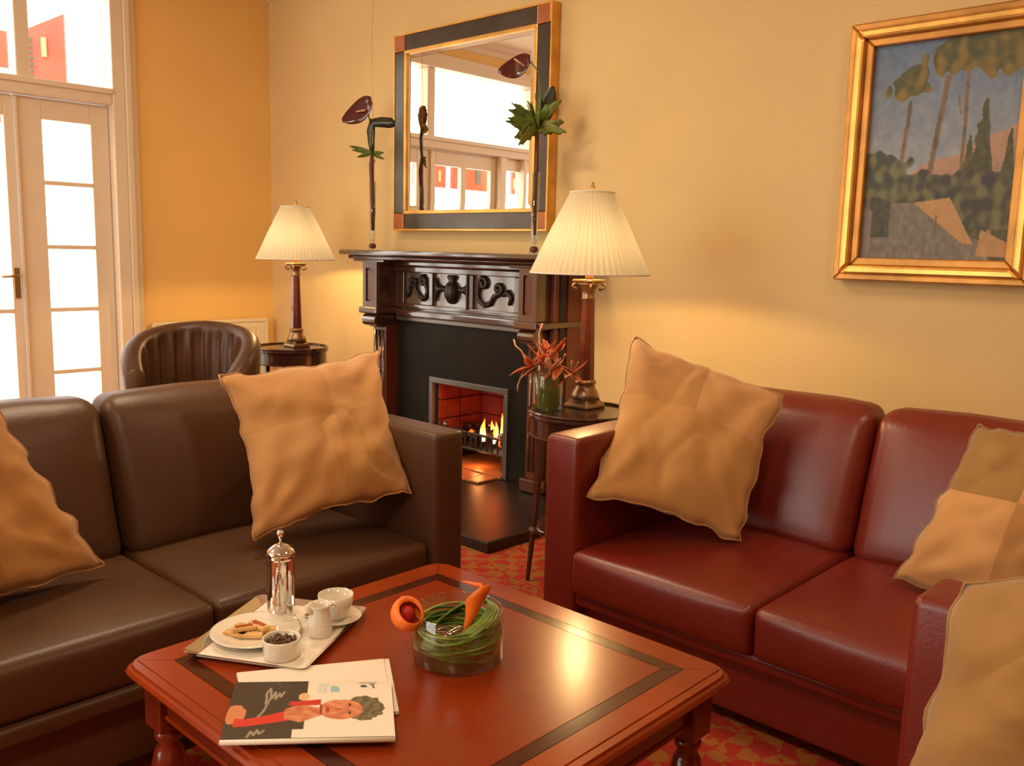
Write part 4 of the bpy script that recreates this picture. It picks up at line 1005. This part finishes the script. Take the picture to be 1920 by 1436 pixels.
# glass bowl with grass loops and two calla lilies
vx, vy = -1.368, 1.308
vs = thing('glass_bowl', 'low cylindrical clear glass bowl in the middle of the coffee table', 'bowl', (vx, vy, ZT))
obj('wall', lathe([(0.097, 0.0), (0.100, 0.004), (0.100, 0.112), (0.0985, 0.114), (0.097, 0.112), (0.097, 0.006), (0.0, 0.006)], 56), M['clear'], vs, smooth=True, local=True)
gr = thing('grass_coil', 'green bear grass wound round the inside of the glass bowl', 'grass', (vx, vy, ZT+0.01))
rg = random.Random(11)
for k in range(34):
    r0 = rg.uniform(0.080, 0.0935); z0 = rg.uniform(0.016, 0.070); ph = rg.uniform(0, 2*PI); n = 40; turns = rg.uniform(0.7, 1.25)
    tl = rg.uniform(0.002, 0.022); pz = rg.uniform(0, 2*PI)
    P = [(vx+(r0-0.004*math.sin(3*a+ph))*math.cos(a+ph), vy+(r0-0.004*math.sin(3*a+ph))*math.sin(a+ph), ZT+z0+tl*math.sin(a+pz)+0.006) for a in np.linspace(0, turns*2*PI, n)]
    obj('grass_blade', tube(P, [max(0.0006, 0.0028*math.sin(PI*(i+1)/(n+1))**0.4) for i in range(n)], 5), M['grass'] if k % 3 else M['grass2'], gr, smooth=True)
for k in range(8):      # blades lifting to the far rim
    pz = 0.95; r0 = 0.088-0.003*k
    P = [(vx+r0*math.cos(a), vy+r0*math.sin(a), ZT+0.07+0.040*math.cos(a-pz)+0.002*k) for a in np.linspace(0.6*k, 0.6*k+2*PI*0.95, 40)]
    obj('grass_blade', tube(P, 0.0030, 5), M['grass'] if k % 2 else M['grass2'], gr, smooth=True)
ir = thing('wire_tangle', 'small tangle of silvery wire inside the grass-lined bowl', 'wire', (vx, vy, ZT+0.03))
P = [(vx-0.02+0.028*math.cos(a*1.0)*math.sin(a*0.37), vy-0.01+0.028*math.sin(a*1.3), ZT+0.045+0.018*math.sin(a*0.9)) for a in np.linspace(0, 26, 130)]
obj('strand', tube(P, 0.0011, 5), M['chrome'], ir, smooth=True)
def calla(label, base, tip, r, open_, twist=0.0, bulge=False):
    base, tip = Vector(base), Vector(tip); ax = (tip-base); L = ax.length; ax.normalize()
    u = ax.orthogonal().normalized(); w = ax.cross(u)
    t = thing('calla_lily', label, 'flower', base, group='orange calla lilies in the glass bowl')
    bm = bmesh.new(); rows = []; n = 28
    for j in range(9):
        k = j/8; row = []
        for i in range(n+1):
            a = twist+2*PI*1.08*i/n; lip = 1+(0.35*k*k*math.cos(a-twist-PI))
            rr = r*(0.30+0.85*math.sin(PI*k*0.72)-0.25*k*k if bulge else 0.10+0.90*k**0.85)*(1+0.05*(i/n))+(open_*k**5)
            row.append(bm.verts.new(base+ax*(L*k*(lip if k > 0.5 else 1))+u*rr*math.cos(a)+w*rr*math.sin(a)))
        rows.append(row)
    for A, B in zip(rows, rows[1:]):
        for i in range(n): bm.faces.new((A[i], A[i+1], B[i+1], B[i]))
    o = obj('spathe', bm, M['calla'], t, smooth=True)
    sm = o.modifiers.new('thick', 'SOLIDIFY'); sm.thickness = 0.0012
    obj('spadix', tube([base+ax*L*0.1, base+ax*L*0.75], [0.004, 0.003], 8), M['calladeep'], t, smooth=True)
    return t
t = calla('round orange calla lily facing forward at the bowl\'s left rim', (-1.466, 1.230, 0.540), (-1.418, 1.212, 0.566), 0.036, 0.0, 0.4, True)
obj('inner_petal', lathe([(0.0, -0.018), (0.014, -0.010), (0.018, 0.004), (0.013, 0.015), (0.004, 0.018)], 14, (-1.442, 1.221, 0.553)), M['calladeep'], t, smooth=True)
obj('stem', tube([(-1.455, 1.236, 0.535), (-1.430, 1.262, 0.505), (-1.40, 1.30, 0.485), (-1.34, 1.34, 0.475), (-1.31, 1.30, 0.472)], 0.004, 8), M['grass2'], t, smooth=True)
t = calla('slender peach-orange calla lily standing up at the bowl\'s right side', (-1.338, 1.295, 0.505), (-1.303, 1.303, 0.615), 0.019, 0.003, 2.2)
obj('curled_tip', tube([(-1.300, 1.305, 0.606), (-1.288, 1.310, 0.622), (-1.298, 1.305, 0.638), (-1.335, 1.285, 0.642)], [0.007, 0.008, 0.005, 0.001], 8), M['calla'], t, smooth=True)
obj('stem', tube([(-1.338, 1.295, 0.508), (-1.36, 1.25, 0.480), (-1.41, 1.27, 0.472)], 0.004, 8), M['grass2'], t, smooth=True)

# ------------------------------------------------------------------ flowers on the right side table
fx, fy = -2.385, 2.775
v2 = thing('glass_vase', 'straight clear glass vase with a folded leaf inside, on the side table', 'vase', (fx, fy, TH))
obj('wall', lathe([(0.058, 0.0), (0.060, 0.004), (0.060, 0.160), (0.0585, 0.162), (0.057, 0.160), (0.057, 0.008), (0.0, 0.008)], 40), M['clear'], v2, smooth=True, local=True)
lf = thing('folded_leaf', 'broad olive leaf curled inside the vase on the side table', 'leaf', (fx, fy, TH+0.01))
bm = bmesh.new(); rows = []
for j in range(10):
    z = 0.012+0.135*j/9; row = []
    for i in range(22):
        a = -2.7+3.7*i/21+0.25*j/9; r = 0.0535-0.004*(i % 2)*0.3-0.006*i/21
        row.append(bm.verts.new((fx+r*math.cos(a), fy+r*math.sin(a), TH+z+0.012*math.sin(a*2))))
    rows.append(row)
for A, B in zip(rows, rows[1:]):
    for i in range(21): bm.faces.new((A[i], A[i+1], B[i+1], B[i]))
obj('blade', bm, M['leafolive'], lf, smooth=True)
def petalflower(x, y, z, s, seed, label):
    t = thing('lily_bloom', label, 'flower', (x, y, z), group='rust-orange blooms on the side table')
    rr = random.Random(seed)
    for k in range(6):
        a = k*PI/3+rr.uniform(-0.3, 0.3); el = rr.uniform(-0.3, 0.7); L = s*rr.uniform(0.8, 1.25); wd = s*0.26
        bm = bmesh.new(); rows = []
        for j in range(7):
            q = j/6; rad = L*q; dz = math.sin(el)*rad+(-0.55*s*q*q if el < 0.3 else 0.3*s*q*q)
            ww = wd*math.sin(PI*min(1, q*0.9+0.08))**0.7
            c = Vector((math.cos(a)*rad*math.cos(el), math.sin(a)*rad*math.cos(el), dz)); sd = Vector((-math.sin(a), math.cos(a), 0))
            rows.append([bm.verts.new(c-sd*ww), bm.verts.new(c-Vector((0, 0, ww*0.35))), bm.verts.new(c+sd*ww)])
        for A, B in zip(rows, rows[1:]):
            for i in range(2): bm.faces.new((A[i], A[i+1], B[i+1], B[i]))
        o = obj('petal', bm, M['petal'] if rr.random() < 0.72 else M['petal2'], t, smooth=True, local=True)
        sm = o.modifiers.new('thick', 'SOLIDIFY'); sm.thickness = 0.0015
    for k in range(3):
        a = rr.uniform(0, 6.28); obj('stamen', tube([(0, 0, 0), (0.02*math.cos(a), 0.02*math.sin(a), 0.03), (0.03*math.cos(a), 0.03*math.sin(a), 0.05)], [0.001, 0.001, 0.003], 5), M['petal2'], t, local=True)
    obj('stem', tube([(0, 0, 0), ((fx-x)*0.6, (fy-y)*0.6, (TH+0.12-z)*0.6), (fx-x+0.01, fy-y, TH+0.03-z)], 0.0025, 6), M['grass2'], t, smooth=True, local=True)
for i, (dx, dy, dz, s, lb) in enumerate(((-0.060, -0.045, 0.195, 0.065, 'rust-orange bloom hanging at the left of the vase'), (-0.015, -0.02, 0.215, 0.070, 'rust-orange bloom over the middle of the vase'),
        (0.045, 0.02, 0.205, 0.065, 'rust-orange bloom at the right of the vase'), (-0.055, 0.01, 0.235, 0.062, 'rust-orange bloom between the left one and the curly twigs'), (0.030, -0.03, 0.190, 0.060, 'rust-orange bloom low at the front of the vase rim'), (-0.005, 0.03, 0.250, 0.062, 'topmost rust-orange bloom above the vase'), (0.075, 0.055, 0.175, 0.055, 'small drooping bloom nearest the lamp column'))):
    petalflower(fx+dx, fy+dy, TH+dz-0.015, s*1.15, i+20, lb)
tw = thing('curly_twig', 'thin pale curling twigs rising left of the orange blooms', 'twig', (fx, fy, TH+0.02))
for (P) in ([(0.0, 0, 0.02), (-0.04, -0.02, 0.15), (-0.075, -0.06, 0.20), (-0.085, -0.08, 0.245), (-0.105, -0.095, 0.265), (-0.12, -0.09, 0.29)],
            [(0.01, 0, 0.02), (0.0, -0.01, 0.2), (-0.03, -0.03, 0.26), (-0.035, -0.03, 0.32), (-0.02, -0.03, 0.36)],
            [(-0.01, 0, 0.02), (-0.055, -0.045, 0.17), (-0.085, -0.065, 0.16), (-0.10, -0.08, 0.10), (-0.095, -0.085, 0.075)]):
    obj('twig', tube([(fx+x, fy+y, TH+z) for x, y, z in P], 0.0032, 6), M['petal2'], tw, smooth=True)

# ------------------------------------------------------------------ vases and anthuriums on the mantel
def curvedleaf(C0, u, w, L, wd, m, t, name, bend=0.2, n=8, lobes=False, hook=0):
    bm = bmesh.new(); rows = []; u = Vector(u).normalized(); w = Vector(w).normalized(); nn = u.cross(w)
    for j in range(n+1):
        q = j/n; c = Vector(C0)+u*L*q+nn*bend*L*math.sin(PI*q)
        ww = wd*math.sin(PI*min(1, q*0.93+0.05))**0.6*(1-0.35*q)
        if lobes: ww *= 1+0.3*math.sin(q*20)
        rows.append([bm.verts.new(c-w*ww), bm.verts.new(c-w*ww*0.5+nn*ww*0.15), bm.verts.new(c), bm.verts.new(c+w*ww*0.5+nn*ww*0.15), bm.verts.new(c+w*ww)])
    for A, B in zip(rows, rows[1:]):
        for i in range(4): bm.faces.new((A[i], A[i+1], B[i+1], B[i]))
    o = obj(name, bm, m, t, smooth=True); sm = o.modifiers.new('thick', 'SOLIDIFY'); sm.thickness = 0.003
    return o
ZM = 1.3345
def tubevase(x, y, label):
    t = thing('bud_vase', label, 'vase', (x, y, ZM), group='tall glass bud vases on the mantel')
    obj('glass_tube', lathe([(0.026, 0.0), (0.030, 0.004), (0.026, 0.014), (0.014, 0.030), (0.014, 0.05), (0.019, 0.10), (0.021, 0.42), (0.0195, 0.42), (0.0175, 0.10), (0.012, 0.05)], 24, cap=True), M['clear'], t, smooth=True, local=True)
    obj('weight', lathe([(0.0, 0.006), (0.020, 0.012), (0.024, 0.024), (0.018, 0.038), (0.0, 0.044)], 16), M['stem'], t, smooth=True, local=True)
Rt = Vector((0.73, 0.685, 0)).normalized()   # roughly across the view, for how the blooms face
lx, ly = -4.548, 3.55
tubevase(lx, ly, 'tall thin glass bud vase at the left end of the mantel')
t = thing('anthurium', 'burgundy anthurium with a hooked dark leaf on the mantel\'s left end', 'flower', (lx, ly, ZM+0.05), group='anthuriums on the mantel')
obj('stem', tube([(lx, ly, ZM+0.12), (lx+0.006, ly, ZM+0.25), (lx-0.004, ly, ZM+0.40), (lx-0.010, ly, ZM+0.52), (lx, ly, ZM+0.60)], [0.012, 0.015, 0.013, 0.016, 0.010], 8), M['stem'], t, smooth=True)
obj('flower_stem', tube([(lx, ly, ZM+0.58), (lx-0.01, ly, ZM+0.72), (lx-0.03, ly-0.01, ZM+0.84), (lx-0.06, ly-0.01, ZM+0.885)], 0.004, 6), M['leaf'], t, smooth=True)
curvedleaf((lx+0.015, ly-0.02, ZM+0.905), (-0.66, -0.45, -0.50), (-0.35, 0.0, 0.9), 0.225, 0.085, M['spathe'], t, 'spathe', 0.12)
obj('spadix', tube([(lx-0.03, ly-0.03, ZM+0.85), (lx-0.075, ly-0.07, ZM+0.84)], [0.009, 0.004], 8), M['petal2'], t, smooth=True)
obj('wire_stem', tube([(lx, ly, ZM+0.2), (lx+0.004, ly, ZM+0.8), (lx-0.01, ly, ZM+1.25), (lx+0.012, ly, ZM+1.62)], 0.0013, 5), M['brass'], t)
# hooked strap leaf
bm = bmesh.new(); rows = []
for P, wd in (((0.0, 0, 0.58), 0.012), ((-0.012, 0, 0.66), 0.022), ((-0.016, 0, 0.73), 0.028), ((0.0, 0, 0.775), 0.030), ((0.05, 0.03, 0.780), 0.032), ((0.10, 0.06, 0.775), 0.032), ((0.125, 0.075, 0.765), 0.018)):
    c = Vector((lx+P[0], ly+P[1], ZM+P[2])); rows.append((c, wd))
pts_ = rows; rows = []
for k, (c, wd) in enumerate(pts_):
    tdir = (pts_[min(k+1, 6)][0]-pts_[max(k-1, 0)][0]).normalized(); s = tdir.cross(Vector((0.5, -0.8, 0.1))).normalized()
    rows.append([bm.verts.new(c-s*wd), bm.verts.new(c+Vector((0.01, -0.01, 0))), bm.verts.new(c+s*wd)])
for A, B in zip(rows, rows[1:]):
    for i in range(2): bm.faces.new((A[i], A[i+1], B[i+1], B[i]))
o = obj('strap_leaf', bm, M['leafdark'], t, smooth=True); sm = o.modifiers.new('thick', 'SOLIDIFY'); sm.thickness = 0.005
for k, (a, L, dz) in enumerate(((-1, 0.13, 0.02), (-1, 0.10, -0.05), (1, 0.08, 0.0), (1, 0.09, -0.06), (-1, 0.15, 0.045), (0.3, 0.07, -0.06))):
    curvedleaf((lx, ly, ZM+0.595), (a*0.73, a*0.5-0.2, dz*6), (0.2, -0.2, 0.9), L, 0.016, M['leaf'], t, 'leaflet', 0.06)
rx, ry = -3.182, 3.55
tubevase(rx, ry, 'tall thin glass bud vase in front of the mirror\'s right corner')
t = thing('anthurium', 'burgundy anthurium with bushy green leaves before the mirror\'s right edge', 'flower', (rx, ry, ZM+0.05), group='anthuriums on the mantel')
obj('stem', tube([(rx, ry, ZM+0.10), (rx-0.006, ry, ZM+0.25), (rx+0.004, ry, ZM+0.42), (rx, ry, ZM+0.62)], [0.009, 0.012, 0.010, 0.010], 8), M['stem'], t, smooth=True)
obj('flower_stem', tube([(rx, ry, ZM+0.6), (rx+0.02, ry, ZM+0.75), (rx+0.01, ry-0.01, ZM+0.92), (rx-0.05, ry-0.02, ZM+0.985)], 0.0035, 6), M['leaf'], t, smooth=True)
curvedleaf((rx-0.035, ry-0.03, ZM+0.985), (-0.75, -0.45, -0.28), (-0.2, 0.15, 0.9), 0.175, 0.072, M['spathe'], t, 'spathe', 0.15)
obj('spadix', tube([(rx-0.05, ry-0.055, ZM+0.95), (rx-0.09, ry-0.09, ZM+0.985)], [0.007, 0.004], 8), M['petal2'], t, smooth=True)
curvedleaf((rx+0.02, ry, ZM+0.66), (0.25, 0.15, 0.9), (0.8, 0.5, -0.2), 0.20, 0.055, M['leafdark'], t, 'strap_leaf', 0.05)
rl = random.Random(8)
for k in range(34):
    a = rl.uniform(-1.0, 1.0); el = rl.uniform(-0.5, 0.9)
    curvedleaf((rx+0.005, ry, ZM+0.63+rl.uniform(0, 0.05)), (0.73*a, 0.5*a-0.25, el*0.8), (0.3*rl.uniform(-1, 1), -0.3, 0.9), rl.uniform(0.10, 0.18), rl.uniform(0.026, 0.042), M['leaf'] if k % 3 else M['leafolive'], t, 'leaf', 0.08, lobes=True)
